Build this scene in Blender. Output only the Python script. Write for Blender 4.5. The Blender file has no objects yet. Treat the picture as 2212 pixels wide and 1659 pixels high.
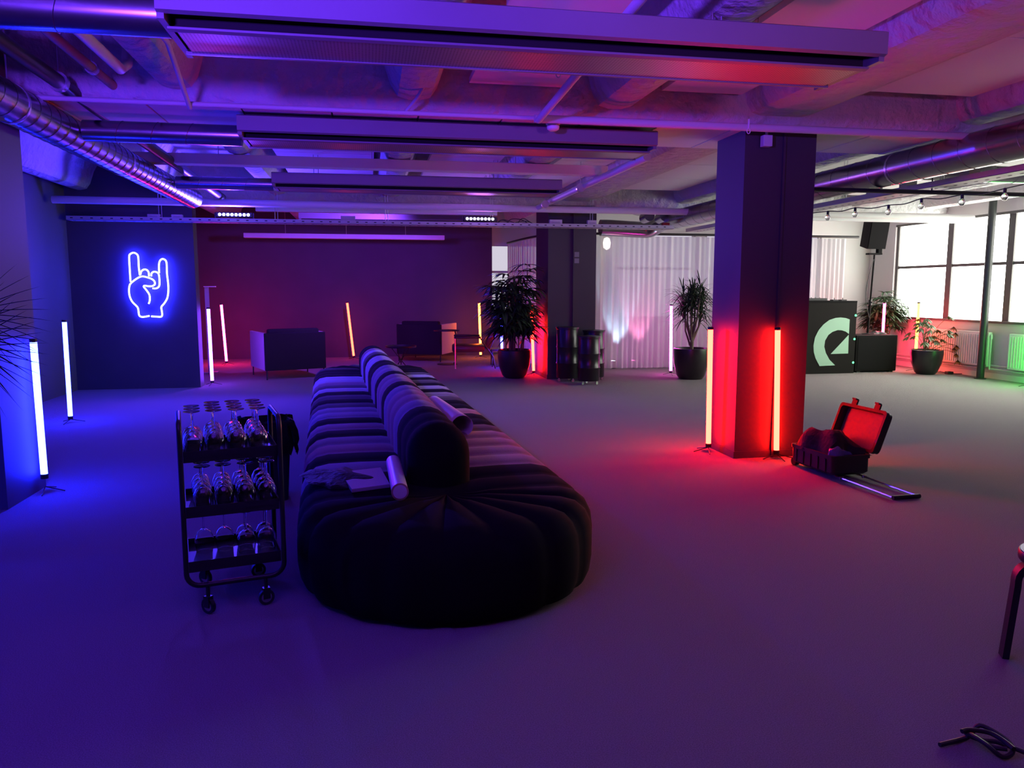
import bpy, math, random
from mathutils import Vector, Matrix
random.seed(7)
R=math.radians; PI=math.pi
C=bpy.context.scene.collection
# ---------------------------------------------------------------- camera
W,H,F,CZ=2212,1659,1660.0,1.45
pitch=math.atan(203/F); yaw=math.atan(311*math.cos(pitch)/F)
cam=bpy.data.cameras.new('camera'); co=bpy.data.objects.new('camera',cam); C.objects.link(co)
cam.sensor_width=36; cam.lens=36*F/W; cam.clip_start=.05; cam.clip_end=100
co.location=(0,0,CZ); co.rotation_euler=(PI/2-pitch,0,-yaw)
bpy.context.scene.camera=co
_cp,_sp,_cy,_sy=math.cos(pitch),math.sin(pitch),math.cos(yaw),math.sin(yaw)
_f=Vector((_sy*_cp,_cy*_cp,-_sp)); _r=Vector((_cy,-_sy,0)); _u=Vector((_sy*_sp,_cy*_sp,_cp))
def at(px,py,X=None,Y=None,Z=None):
    d=_f+(px-W/2)/F*_r-(py-H/2)/F*_u
    t=X/d.x if X is not None else Y/d.y if Y is not None else (Z-CZ)/d.z
    return Vector((0,0,CZ))+t*d
# ---------------------------------------------------------------- materials
def mat(name,col,rough=.6,metal=0,noise=0,nscale=20,bump=0,bscale=60,sheen=0,emit=None,es=0,trans=0,ior=1.45,alpha=1,spec=.5,detail=4,coat=0):
    m=bpy.data.materials.new(name); m.use_nodes=True; nt=m.node_tree; b=nt.nodes['Principled BSDF']
    b.inputs['Base Color'].default_value=(*col,1); b.inputs['Roughness'].default_value=rough; b.inputs['Metallic'].default_value=metal
    b.inputs['Sheen Weight'].default_value=sheen; b.inputs['Specular IOR Level'].default_value=spec
    b.inputs['Transmission Weight'].default_value=trans; b.inputs['IOR'].default_value=ior; b.inputs['Alpha'].default_value=alpha
    b.inputs['Coat Weight'].default_value=coat
    if emit: b.inputs['Emission Color'].default_value=(*emit,1); b.inputs['Emission Strength'].default_value=es
    tc=nt.nodes.new('ShaderNodeTexCoord')
    if noise:
        n=nt.nodes.new('ShaderNodeTexNoise'); n.inputs['Scale'].default_value=nscale; n.inputs['Detail'].default_value=detail
        nt.links.new(tc.outputs['Object'],n.inputs['Vector'])
        mx=nt.nodes.new('ShaderNodeMix'); mx.data_type='RGBA'
        mx.inputs[6].default_value=(*[c*(1-noise) for c in col],1); mx.inputs[7].default_value=(*[min(1,c*(1+noise)) for c in col],1)
        nt.links.new(n.outputs['Fac'],mx.inputs[0]); nt.links.new(mx.outputs[2],b.inputs['Base Color'])
    if bump:
        n=nt.nodes.new('ShaderNodeTexNoise'); n.inputs['Scale'].default_value=bscale; n.inputs['Detail'].default_value=detail
        nt.links.new(tc.outputs['Object'],n.inputs['Vector'])
        bp=nt.nodes.new('ShaderNodeBump'); bp.inputs['Strength'].default_value=bump; bp.inputs['Distance'].default_value=.06 if name.startswith('painted') else .02
        nt.links.new(n.outputs['Fac'],bp.inputs['Height']); nt.links.new(bp.outputs['Normal'],b.inputs['Normal'])
    return m
def emat(name,col,s):
    m=bpy.data.materials.new(name); m.use_nodes=True; nt=m.node_tree; nt.nodes.clear()
    o=nt.nodes.new('ShaderNodeOutputMaterial'); e=nt.nodes.new('ShaderNodeEmission')
    e.inputs[0].default_value=(*col,1); e.inputs[1].default_value=s; nt.links.new(e.outputs[0],o.inputs[0]); return m
CARPET=mat('carpet',(.39,.365,.36),1,0,.6,230,.8,380,spec=.05,detail=6)
CONC=mat('painted_concrete',(.52,.52,.52),.85,0,.10,3,1.0,9,detail=10)
SLABM=mat('painted_slab',(.40,.40,.40),.9,0,.08,3,.9,8,detail=9)
PANEL=mat('acoustic_tile',(.72,.72,.70),.95,0,.04,120,.1,200)
DARKWALL=mat('dark_paint',(.075,.07,.085),.75,0,.15,2)
COLM=mat('charcoal_column_paint',(.052,.045,.050),.6,0,.08,2,.08,150)
WHITEP=mat('white_paint',(.75,.76,.74),.7,0,.03,4)
WALLR=mat('white_wall_paint',(.62,.62,.6),.75,0,.04,3)
DUCT=mat('galvanised_duct',(.30,.30,.32),.26,1,.12,9)
SEAM=mat('duct_seam',(.2,.2,.21),.4,1)
STEEL=mat('steel',(.6,.6,.62),.3,1)
CHROME=mat('chrome',(.6,.6,.62),.3,1)
ALU=mat('beam_housing',(.19,.19,.195),.5,.2,.05,5)
BLACKM=mat('black_metal',(.018,.018,.02),.42)
BLACKP=mat('black_plastic',(.025,.025,.027),.5)
MATTE=mat('matte_black',(.01,.009,.01),.9,spec=.2)
SLOTM=mat('slot_black',(.01,.01,.01),.9)
GREYM=mat('grey_paint_metal',(.45,.45,.46),.5)
PIPEW=mat('white_pipe',(.58,.57,.56),.55)
PIPEB=mat('brown_pipe',(.3,.24,.18),.6)
LEAF=mat('leaf_green',(.03,.07,.025),.42,0,.4,30)
LEAF2=mat('leaf_olive',(.07,.11,.03),.45,0,.4,20)
STEM=mat('stem_bark',(.16,.11,.07),.8,0,.3,30)
SOIL=mat('soil',(.03,.02,.015),1,0,.4,60)
POTB=mat('black_glazed_pot',(.025,.02,.022),.3,0,.3,8,.1,12)
COPPER=mat('copper_pot',(.45,.17,.07),.28,.8,.35,14,.5,9)
PAPER=mat('white_paper',(.75,.73,.72),.6)
CARD=mat('cardboard',(.45,.30,.19),.8)
GLASS=bpy.data.materials.new('clear_glass'); GLASS.use_nodes=True
_nt=GLASS.node_tree; _nt.nodes.clear(); _o=_nt.nodes.new('ShaderNodeOutputMaterial')
_g=_nt.nodes.new('ShaderNodeBsdfGlass'); _g.inputs['Roughness'].default_value=0.0; _g.inputs['IOR'].default_value=1.45; _nt.links.new(_g.outputs[0],_o.inputs[0])
# perforated grille: dark round holes in a metal sheet
def grille_mat():
    m=mat('perforated_sheet',(.3,.3,.31),.38,.7); nt=m.node_tree; b=nt.nodes['Principled BSDF']
    tc=nt.nodes.new('ShaderNodeTexCoord'); v=nt.nodes.new('ShaderNodeTexVoronoi'); v.inputs['Scale'].default_value=62; v.inputs['Randomness'].default_value=0
    r=nt.nodes.new('ShaderNodeValToRGB'); r.color_ramp.elements[0].position=.40; r.color_ramp.elements[0].color=(.01,.01,.01,1)
    r.color_ramp.elements[1].position=.46; r.color_ramp.elements[1].color=(.3,.3,.31,1)
    nt.links.new(tc.outputs['Object'],v.inputs['Vector']); nt.links.new(v.outputs['Distance'],r.inputs[0]); nt.links.new(r.outputs[0],b.inputs['Base Color']); return m
GRILLE=grille_mat()
def curtain_mat():
    m=bpy.data.materials.new('sheer_curtain'); m.use_nodes=True; nt=m.node_tree; nt.nodes.clear()
    o=nt.nodes.new('ShaderNodeOutputMaterial'); d=nt.nodes.new('ShaderNodeBsdfDiffuse'); t=nt.nodes.new('ShaderNodeBsdfTranslucent'); tr=nt.nodes.new('ShaderNodeBsdfTransparent')
    d.inputs[0].default_value=(.8,.8,.82,1); t.inputs[0].default_value=(.8,.8,.82,1)
    a=nt.nodes.new('ShaderNodeMixShader'); a.inputs[0].default_value=.55; b=nt.nodes.new('ShaderNodeMixShader'); b.inputs[0].default_value=.14
    nt.links.new(d.outputs[0],a.inputs[1]); nt.links.new(t.outputs[0],a.inputs[2]); nt.links.new(a.outputs[0],b.inputs[1]); nt.links.new(tr.outputs[0],b.inputs[2]); nt.links.new(b.outputs[0],o.inputs[0]); return m
CURT=curtain_mat()
# ---------------------------------------------------------------- mesh builder
class MB:
    def __init__(s): s.v=[]; s.f=[]; s.m=[]; s.mi=0
    def face(s,*i): s.f.append(tuple(i)); s.m.append(s.mi)
    def add(s,p): s.v.append(tuple(p)); return len(s.v)-1
    def box(s,a,b,M=None):
        x0,y0,z0=a; x1,y1,z1=b; n=len(s.v)
        for p in ((x0,y0,z0),(x1,y0,z0),(x1,y1,z0),(x0,y1,z0),(x0,y0,z1),(x1,y0,z1),(x1,y1,z1),(x0,y1,z1)):
            p=Vector(p); s.v.append(tuple(M@p if M else p))
        for q in ((3,2,1,0),(4,5,6,7),(0,1,5,4),(1,2,6,5),(2,3,7,6),(3,0,4,7)): s.face(*[n+i for i in q])
        return s
    def rings(s,rs,closed=True,cap=True,loop=False):
        n=len(s.v); k=len(rs[0])
        for r in rs:
            for p in r: s.v.append(tuple(p))
        L=len(rs)
        for i in range(L if loop else L-1):
            for j in range(k if closed else k-1):
                a=n+i*k+j; b=n+i*k+(j+1)%k; c=n+((i+1)%L)*k+(j+1)%k; d=n+((i+1)%L)*k+j
                s.face(a,b,c,d)
        if cap and closed and not loop:
            s.face(*[n+j for j in range(k)][::-1]); s.face(*[n+(L-1)*k+j for j in range(k)])
        return s
    def tube(s,pts,r,n=10,cap=True,loop=False):
        pts=[Vector(p) for p in pts]; rr=r if isinstance(r,(list,tuple)) else [r]*len(pts); rs=[]; up=None
        L=len(pts)
        for i,p in enumerate(pts):
            if loop: t=(pts[(i+1)%L]-pts[i-1])
            else: t=(pts[min(i+1,L-1)]-pts[max(i-1,0)])
            t.normalize()
            if up is None: up=Vector((0,0,1)) if abs(t.z)<.9 else Vector((1,0,0))
            a=t.cross(up); a.normalize(); b=a.cross(t); b.normalize(); up=b
            rs.append([p+rr[i]*(math.cos(2*PI*j/n)*a+math.sin(2*PI*j/n)*b) for j in range(n)])
        return s.rings(rs,True,cap,loop)
    def lathe(s,prof,n=24,c=(0,0,0),cap=True,M=None):
        rs=[]
        for r,z in prof:
            ring=[Vector((c[0]+r*math.cos(2*PI*j/n),c[1]+r*math.sin(2*PI*j/n),c[2]+z)) for j in range(n)]
            rs.append([M@p for p in ring] if M else ring)
        return s.rings(rs,True,cap)
    def prism(s,poly,f):      # poly: 2-D outline, f(u,v,k)-> 3-D for k 0/1
        n=len(s.v); k=len(poly)
        for q in (0,1):
            for p in poly: s.v.append(tuple(f(p[0],p[1],q)))
        s.face(*range(n+k-1,n-1,-1)); s.face(*range(n+k,n+2*k))
        for j in range(k): s.face(n+j,n+(j+1)%k,n+k+(j+1)%k,n+k+j)
        return s
    def build(s,name,m,parent=None,smooth=True,bevel=0):
        me=bpy.data.meshes.new(name); me.from_pydata(s.v,[],s.f)
        for x in (m if isinstance(m,(list,tuple)) else [m]): me.materials.append(x)
        me.polygons.foreach_set('material_index',s.m); me.update()
        import bmesh
        bm=bmesh.new(); bm.from_mesh(me); bmesh.ops.recalc_face_normals(bm,faces=bm.faces)
        if bevel: bmesh.ops.bevel(bm,geom=list(bm.edges),offset=bevel,segments=2,affect='EDGES',profile=.5)
        bm.to_mesh(me); bm.free()
        if smooth:
            me.shade_smooth(); me.set_sharp_from_angle(angle=R(38))
        o=bpy.data.objects.new(name,me); C.objects.link(o)
        if parent: o.parent=parent
        return o
def arc(c,r,a0,a1,n,f): return [f(c[0]+r*math.cos(a0+(a1-a0)*i/n),c[1]+r*math.sin(a0+(a1-a0)*i/n)) for i in range(n+1)]
def smoothpath(pts,k=4):
    P=[Vector(p) for p in pts]; out=[]
    for i in range(len(P)-1):
        a,b,c,d=P[max(i-1,0)],P[i],P[i+1],P[min(i+2,len(P)-1)]
        for j in range(k):
            t=j/k; out.append(.5*((2*b)+(c-a)*t+(2*a-5*b+4*c-d)*t*t+(3*b-a-3*c+d)*t**3))
    out.append(P[-1]); return out
def T(name,loc=(0,0,0),rz=0,label=None,cat=None,group=None):
    o=bpy.data.objects.new(name,None); C.objects.link(o); o.location=loc; o.rotation_euler=(0,0,rz); o.empty_display_size=.1
    return tag(o,label,cat,group)
def tag(o,label=None,cat=None,group=None,kind=None):
    if label: o['label']=label
    if cat: o['category']=cat
    if group: o['group']=group
    if kind: o['kind']=kind
    return o
def S(name,mb,m,smooth=False,label=None):
    o=mb.build(name,m,None,smooth); o['kind']='structure'
    if label: o['label']=label
    return o
def kids(o): return [c for c in bpy.data.objects if c.parent==o]
def dup(o,loc=None,rz=None,label=None,parent=None):
    c=o.copy(); C.objects.link(c)
    if parent: c.parent=parent
    if loc is not None: c.location=loc
    if rz is not None: c.rotation_euler=(0,0,rz)
    if label: c['label']=label
    for ch in kids(o): dup(ch,parent=c)
    return c
def box(a,b): return MB().box(a,b)
# ================================================================ SETTING
XL,XR,YB,YF=-4.2,10.1,14.3,17.05
SL=3.3
S('floor',box((-4.6,-4.2,-.1),(10.5,18.2,0)),CARPET)
S('ceiling',box((-4.6,-4.2,SL),(10.5,18.2,SL+.15)),SLABM)
# joists with rounded haunches, poured with the slab
def joist(xc,w,zb=2.86):
    y0,y1=-4.1,YF; hw=w/2; pr=[(-hw-.16,SL),(-hw-.06,3.12),(-hw,zb+.09),(-hw+.05,zb+.02),(-hw+.13,zb),(hw-.13,zb),(hw-.05,zb+.02),(hw,zb+.09),(hw+.06,3.12),(hw+.16,SL)]
    m=MB(); m.prism(pr,lambda u,v,k:(xc+u,(y0,y1)[k],v)); S('ceiling_joist',m,CONC,True)
for xc,w in ((-4.0,.3),(-2.75,.3),(-1.3,.3),(.37,.34),(1.93,.36),(3.35,.62),(5.15,.36),(6.75,.36),(8.35,.36),(9.75,.36)): joist(xc,w)
for y0,y1 in ((-.6,.4),(6.0,7.0),(12.2,13.2)):
    m=MB(); m.prism([(y0-.12,SL),(y0-.03,3.0),(y0,2.83),(y0+.05,2.78),(y1-.05,2.78),(y1,2.83),(y1+.03,3.0),(y1+.12,SL)],lambda u,v,k:((-4.5,10.4)[k],u,v)); S('ceiling_beam',m,CONC,True)
# tile strips under the beams
m=MB()
for i in range(22):
    x=-4.1+i*.645; m.box((x,6.08,2.765),(x+.63,6.94,2.785))
S('ceiling_beam_cladding',m,PANEL)
m=MB()
def pan(x0,x1,ys):
    for a,b in ys: m.box((x0,a+.006,2.99),(x1,b-.006,3.03))
pan(.78,1.5,[(5.45,5.95),(3.1,4.37),(1.8,3.1)])
pan(2.28,2.95,[(5.2,5.9),(4.38,5.2),(3.1,4.38)])
pan(3.85,4.8,[(4.3,5.62),(3,4.3)]); pan(5.5,6.4,[(4.3,5.62),(3,4.3)])
for xa,xb in ((-1.0,.1),(.75,1.6),(2.28,2.95),(3.85,4.8),(5.5,6.4),(7.1,8.0)): pan(xa,xb,[(8,9.2),(9.2,10.4),(10.4,11.6)])
S('ceiling_panels',m,PANEL)
# walls
S('wall_left',box((XL-.2,-4.2,0),(XL,12.1,SL)),DARKWALL)
S('wall_back_left',box((XL-.2,12.1,0),(-2.5,12.35,SL)),DARKWALL)
S('wall_side_left',box((-4.0,12.35,0),(-3.8,YF,SL)),DARKWALL)
S('wall_back',box((-4.0,YF,0),(2.72,YF+.2,SL)),DARKWALL)
S('wall_front',box((-4.4,-4.2,0),(10.3,-4.0,SL)),DARKWALL)
# white wall round the far window strip
m=MB(); m.box((2.7,17.7,0),(4.4,17.9,.9)); m.box((2.7,17.7,2.45),(4.4,17.9,SL)); m.box((4.2,YB+.2,0),(4.4,17.7,SL)); m.box((2.64,YF+.2,0),(2.7,17.9,SL))
S('wall_back_right',m,WALLR)
# rear wall behind the curtains, with window openings
wins=[(4.7,6.3),(6.5,8.1),(8.3,9.0)]
m=MB(); m.box((4.2,YB,0),(XR+.2,YB+.2,.9)); m.box((4.2,YB,2.5),(XR+.2,YB+.2,SL))
xs=[4.2]+[v for w in wins for v in w]+[XR+.2]
for i in range(0,len(xs),2): m.box((xs[i],YB,.9),(xs[i+1],YB+.2,2.5))
S('wall_rear',m,WALLR)
SKYW=emat('daylight_blind',(1.0,.98,.91),10.5)
SKYC=emat('daylight_pane',(.9,.84,1.0),.72)
FRM=mat('window_frame_grey',(.10,.10,.095),.5)
nw=[1]
def win_root(lab=None):
    o=bpy.data.objects.new('window_%d'%nw[0],None); C.objects.link(o); nw[0]+=1; o['kind']='structure'; return o
for a,b in wins+[(2.7,4.2)]:
    y=YB+.08 if a>4.3 else 17.75; z0,z1=(.9,2.5 if a>4.3 else 2.45)
    r=win_root(); MB().box((a,y,z0),(b,y+.02,z1)).build('window_pane',SKYC,r,False)
    f=MB(); f.box((a,y-.05,z0),(a+.05,y,z1)); f.box((b-.05,y-.05,z0),(b,y,z1)); f.box((a,y-.05,1.84),(b,y,1.89)); f.box((a,y-.05,z0),(b,y,z0+.04)); f.build('window_frame',GREYM,r,False)
# right wall: continuous band of windows with white roller blinds
mull=[13.55,12.14,10.82,9.48,8.15,6.82]
m=MB(); m.box((XR,-4.2,0),(XR+.2,YB+.2,.93)); m.box((XR,-4.2,2.7),(XR+.2,YB+.2,SL)); m.box((XR,13.55,.93),(XR+.2,YB+.2,2.7)); m.box((XR,-4.2,.93),(XR+.2,6.82,2.7))
S('wall_right',m,WALLR)
for i in range(len(mull)-1):
    y1,y0=mull[i],mull[i+1]; r=win_root()
    MB().box((XR+.07,y0,.93),(XR+.09,y1,2.7)).build('roller_blind',SKYW,r,False)
    f=MB(); f.box((XR+.04,y1-.065,.93),(XR+.07,y1+.065,2.7)); f.box((XR+.05,y0+.05,1.855),(XR+.07,y1-.05,1.905)); f.box((XR-.03,y0,.905),(XR+.07,y1,.945)); f.box((XR,y0,2.66),(XR+.07,y1,2.7))
    f.build('window_frame',FRM,r,False)
S('baseboard_right',box((XR-.02,-4,0),(XR,YB,.09)),WHITEP)
S('trim_1',MB().tube([(XR-.06,-2,.16),(XR-.06,13.9,.16)],.018).tube([(XR-.06,-2,.22),(XR-.06,13.9,.22)],.014),PIPEW,True)
# columns
m=box((3.09,6.08,0),(3.735,6.6,2.785)); S('column',m,COLM)
S('trim_2',box((3.425,6.055,0),(3.445,6.08,2.75)),COLM)
m=box((2.86,12.2,0),(3.66,13.1,2.785)); S('column',m,COLM)
S('trim_3',box((3.27,12.17,0),(3.29,12.2,2.78)),COLM)
S('column',box((-3.3,5.5,0),(-2.385,6.12,SL)),mat('grey_column_paint',(.075,.07,.085),.6))
S('baseboard_column',MB().box((3.08,6.07,0),(3.745,6.61,.06)).box((2.85,12.19,0),(3.67,13.11,.07)),COLM)
pst=at(2117,818,Z=0); m=MB().lathe([(.058,0),(.058,2.9)],20,(pst.x,pst.y,0)).lathe([(.09,0),(.09,.012)],20,(pst.x,pst.y,0)); S('column',m,mat('dark_green_steel',(.03,.035,.032),.35),True)
# ================================================================ CEILING SERVICES
def chilled(x0,x1,yn,label,zb=2.6):
    # yn: near side plane; profile in Y,Z mirrored about the middle
    w=.63; t=T('chilled_beam',((x0+x1)/2,yn+w/2,zb),0,label,'ceiling unit','long metal air units hung under the ceiling')
    hx=(x1-x0)/2; hw=w/2
    m=MB(); 
    m.prism([(-hw,.03),(-hw,.135),(-hw+.02,.145),(hw-.02,.145),(hw,.135),(hw,.03),(hw-.03,.022),(hw-.03,.1),(-hw+.03,.1),(-hw+.03,.022)],lambda u,v,k:((-hx,hx)[k],u,v))
    for s in (-1,1):
        m.prism([(s*(hw-.118),-.002),(s*(hw-.118),-.012),(s*(hw-.152),-.016),(s*(hw-.152),-.002)],lambda u,v,k:((-hx+.02,hx-.02)[k],u,v))
    m.box((-hx,-hw+.025,.0),(-hx+.03,hw-.025,.13)); m.box((hx-.03,-hw+.025,.0),(hx,hw-.025,.13))
    m.build('housing',ALU,t,False)
    s=MB(); s.box((-hx+.03,-hw+.02,.05),(hx-.03,-hw+.16,.06)); s.box((-hx+.03,hw-.16,.05),(hx-.03,hw-.02,.06)); s.box((-hx+.03,-hw+.155,-.004),(hx-.03,-hw+.165,.05)); s.box((-hx+.03,hw-.165,-.004),(hx-.03,hw-.155,.05)); s.build('air_slot',SLOTM,t,False)
    MB().box((-hx+.05,-hw+.15,-.010),(hx-.05,hw-.15,-.005)).build('grille',GRILLE,t,False)
    for sx in (-.72,.55):
        r=MB()
        for dx in (-.025,.025): r.tube([(sx*hx+dx,0,.14),(sx*hx+dx,0,SL-zb)],.005,6)
        r.build('suspension_rods',STEEL,t)
    return t
chilled(-.86,2.6,3.63,'long perforated metal ceiling unit closest overhead, above the striped sofa')
chilled(-.93,2.36,6.16,'second perforated metal ceiling unit, ending just before the red-lit column')
chilled(-1.02,2.28,9.02,'third perforated metal ceiling unit, seen beyond the long plain white box')
chilled(-1.1,2.1,13.35,'farthest metal ceiling unit, above the light bars and cable tray')
def batten(x0,x1,y,z0,z1,label,d=.16):
    t=T('pendant_box',((x0+x1)/2,y,z0),0,label,'ceiling box'); hx=(x1-x0)/2
    MB().box((-hx,-d/2,0),(hx,d/2,z1-z0)).build('housing',WHITEP,t,False,.006)
    r=MB()
    for s in (-.6,.0,.6): r.tube([(s*hx,0,z1-z0),(s*hx,0,SL-z0 if y<12 or y>13.2 else 2.78-z0)],.004,6)
    r.build('suspension_rods',STEEL,t)
batten(-2.57,2.72,8.72,2.75,2.855,'long plain white hanging box between the second and third perforated units')
batten(-1.6,2.0,12.05,2.6,2.69,'white hanging box over the cable tray, just before the far column',.1)
batten(-2.35,1.55,15.9,2.46,2.55,'pink-lit white hanging box along the top of the far dark wall')
batten(5.3,9.85,11.5,2.56,2.66,'pale hanging box crossing in front of the loudspeaker near the windows',.1)
def spiral(name,pts,r,label,cat='duct',pitch_=.17,group=None,taps=()):
    a=Vector(pts[0]); t=T(name,a,0,label,cat,group); q=[Vector(p)-a for p in pts]
    s=MB().tube(q,r,28); s.mi=1
    for i in range(len(q)-1):
        L=(q[i+1]-q[i]).length
        if L<.5: continue
        d=(q[i+1]-q[i])/L; n=int(L/pitch_)
        up=Vector((0,0,1)); sd=d.cross(up)
        for k in range(1,n):
            c=q[i]+d*(k*pitch_)
            ring=[c+(r+.0015)*(math.cos(2*PI*j/20)*sd+math.sin(2*PI*j/20)*up)+d*(.03*math.sin(2*PI*j/20)) for j in range(20)]
            s.tube(ring,.0018,4,loop=True)
    s.build('duct_body',[DUCT,SEAM],t)
    for i in range(len(q)-1):
        if abs(q[i+1].y-q[i].y)<2: continue
        for k in range(1,6):
            c=q[i].lerp(q[i+1],k/6.3); yy=a.y+c.y
            if yy<2: continue
            top=(2.78 if 6<yy<7 or 12.2<yy<13.2 else SL)-a.z-c.z
            MB().tube([c+Vector((0,0,r)),c+Vector((0,0,top))],.006,6).tube([c-Vector((0,.012,0)),c+Vector((0,.012,0))],r+.004,24).build('hanger',STEEL,t)
    return t
spiral('spiral_duct',[(-2.2,-3.5,2.62),(-2.2,10.7,2.62)],.125,'shiny spiral duct running along the ceiling above the left pillar')
DR=[(5.0,-3.5,2.605),(5.0,12.6,2.605)]
spiral('spiral_duct',DR,.15,'large spiral duct running over the carpet right of the red-lit column',pitch_=.3)
t=T('duct_elbow',(5.0,12.6,2.605),0,'bent silver duct end with two capped stubs above the sheer curtains','duct')
m=MB().tube(smoothpath([(0,0,0),(0,.25,-.02),(-.12,.45,-.1),(-.35,.5,-.1),(-.8,.5,-.08),(-1.0,.5,-.08)],4),.14,24); m.build('duct_body',DUCT,t)
for dx in (-.35,-.62):
    MB().tube([(dx+.2,-.35,.06),(dx+.2,-.1,.04)],.09,18).build('capped_stub',DUCT,t)
spiral('branch_duct',[(-2.07,6.45,2.64),(-.94,6.45,2.64)],.078,'short branch duct joining the left spiral duct to the second metal unit',pitch_=.25)
spiral('branch_duct',[(-2.07,3.94,2.7),(-.87,3.94,2.7)],.095,'branch duct at the top left corner feeding the closest metal unit',pitch_=.25)
spiral('branch_duct',[(-2.07,9.3,2.64),(-1.03,9.3,2.64)],.07,'far branch duct feeding the third metal unit',pitch_=.25)
spiral('branch_duct',[(5.6,7.6,2.72),(9.9,7.6,2.72)],.09,'silver duct crossing above the black rigging bar on the window side',pitch_=.3)
def pipe(pts,r,m,label,name='ceiling_pipe',smooth=False,clamps=()):
    a=Vector(pts[0]); t=T(name,a,0,label,'pipe'); q=[Vector(p)-a for p in pts]
    if smooth: q=smoothpath(q)
    MB().tube(q,r,12).build('pipe_run',m,t)
    if clamps:
        cm=MB()
        for f in clamps:
            c=q[0].lerp(q[-1],f); d=(q[-1]-q[0]).normalized(); cm.tube([c-d*.02,c+d*.02],r*1.35,12); 
            cm.tube([c+Vector((0,0,r)),c+Vector((0,0,2.78-a.z-c.z if False else SL-a.z-c.z))],.005,6)
        cm.build('hanger',STEEL,t)
    return t
pipe([(-1.98,1.5,2.87),(-1.98,11.6,2.74)],.048,BLACKM,'thick black pipe with metal clamps running beside the left spiral duct',clamps=(.42,.56))
pipe([(-1.72,2.5,2.9),(-1.72,6.9,2.86)],.03,PIPEB,'pale brown pipe with a black ring bracket beside the thick black pipe',clamps=(.7,))
pipe([(-1.5,2.5,2.86),(-1.5,5.4,2.83),(-1.5,5.55,2.9),(-1.5,5.6,3.05)],.034,PIPEW,'white pipe turning up into the slab near the top left corner')
pipe([(-1.12,3,2.9),(-1.1,4.9,2.86),(-1.2,5.9,2.72)],.016,PIPEW,'thin grey conduit clipped to the side of the left rounded joist')
pipe([(-4.0,5.88,2.74),(10.0,5.88,2.74)],.017,PIPEW,'thin white pipe along the front of the beam over the second metal unit')
pipe([(1.25,5.8,2.72),(10.0,5.8,2.72)],.03,PIPEW,'thicker white pipe passing above the head of the red-lit column')
pipe([(1.27,5.75,2.70),(1.27,3.2,2.80)],.026,PIPEW,'shiny straight pipe slanting back from the beam over the white tile')
pipe([at(875,242,Y=5.9),at(905,205,Y=5.7),at(935,140,Y=5.5),at(945,100,Y=5.3)],.013,PIPEW,'bent flexible conduit hanging off the rounded joist above the sofa back',smooth=True)
pipe([(2.62,7.1,2.7),(2.62,11.2,2.72),(2.5,11.35,2.66)],.04,PIPEW,'white drain pipe with joints running to the far column',clamps=(.5,.9))
pipe([(-4.1,11.38,2.645),(9.9,11.38,2.645)],.05,PIPEW,'wide white pipe spanning the room before the cable tray')
pipe([(3.9,7.0,2.425),(10.0,7.0,2.425)],.022,BLACKM,'black rigging bar with a string of bulbs hung below it','rigging_bar')
hx_=at(2013,410,Y=7).x-3.9; m_=MB().tube([(hx_,0,0),(hx_,0,.87)],.008,6); m_.build('hanger_rod',BLACKM,bpy.data.objects['rigging_bar'])
# cable trays
def tray(p0,p1,w,label,h=.055):
    p0,p1=Vector(p0),Vector(p1); t=T('cable_tray',p0,0,label,'cable tray'); d=(p1-p0); L=d.length; ang=math.atan2(d.y,d.x)
    M=Matrix.Rotation(ang,4,'Z')
    m=MB(); m.box((0,-w/2,0),(L,w/2,.004),M); m.box((0,-w/2,0),(L,-w/2+.004,h),M); m.box((0,w/2-.004,0),(L,w/2,h),M); s=m; s.mi=1; n=int(L/.13)
    for i in range(n):
        x=.05+i*.13
        s.box((x,-w/2-.002,.022),(x+.035,-w/2+.001,.034),M); s.box((x,-.02,-.002),(x+.035,-.005,.001),M)
    s.build('tray_channel',[GREYM,SLOTM],t,False)
    r=MB()
    for i in range(1,int(L/1.6)+1):
        c=M@Vector((i*1.6-.4,0,0)); top=2.78-p0.z if 12.2<p0.y+c.y<13.2 or 6<p0.y+c.y<7 else SL-p0.z
        for dx in (-.02,.02): r.tube([c+Vector((dx,0,.0)),c+Vector((dx,0,top))],.005,6)
    r.build('hanger_rods',STEEL,t); return t
tray((-4.1,11.95,2.42),(4.84,11.95,2.42),.26,'perforated cable tray carrying the light bars across the far end')
tray((5.62,2.5,2.46),(5.62,12.9,2.46),.25,'perforated cable tray running toward the windows beside the string of bulbs')
# junction boxes, sockets on the tray
def jbox(px,py,w,h,lab,m=PIPEW,Y=11.9):
    p=at(px,py,Y=Y); t=T('junction_box',(p.x,p.y,2.43),0,lab,'junction box'); MB().box((-w/2,-.035,0),(w/2,.035,h)).build('box_body',m,t,False,.006)
    MB().box((-w*.3,-.039,h*.25),(w*.3,-.034,h*.75)).build('box_cover',GREYM,t,False)
jbox(752,474,.21,.11,'grey junction box on the tray between the two light bars',GREYM)
jbox(1200,478,.2,.11,'junction box with black cables in front of the far column top')
jbox(1278,478,.15,.11,'white socket box on the tray at the far column right edge')
jbox(333,466,.17,.09,'left white box on the tray above the glowing hand sign')
jbox(383,468,.15,.09,'white box next to the tray end over the neon hand wall corner')
t=T('tray_cables',(2.0,11.9,2.44),0,'tangle of black cables lying on the tray beside the right light bar','cable')
m=MB()
for k in range(6):
    x=random.uniform(0,.9); m.tube(smoothpath([(x-.1,0,0),(x,.02,random.uniform(.04,.13)),(x+.16,-.03,random.uniform(.02,.09)),(x+.32,0,0)]),.006,6)
m.build('cable_loops',BLACKP,t)
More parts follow.
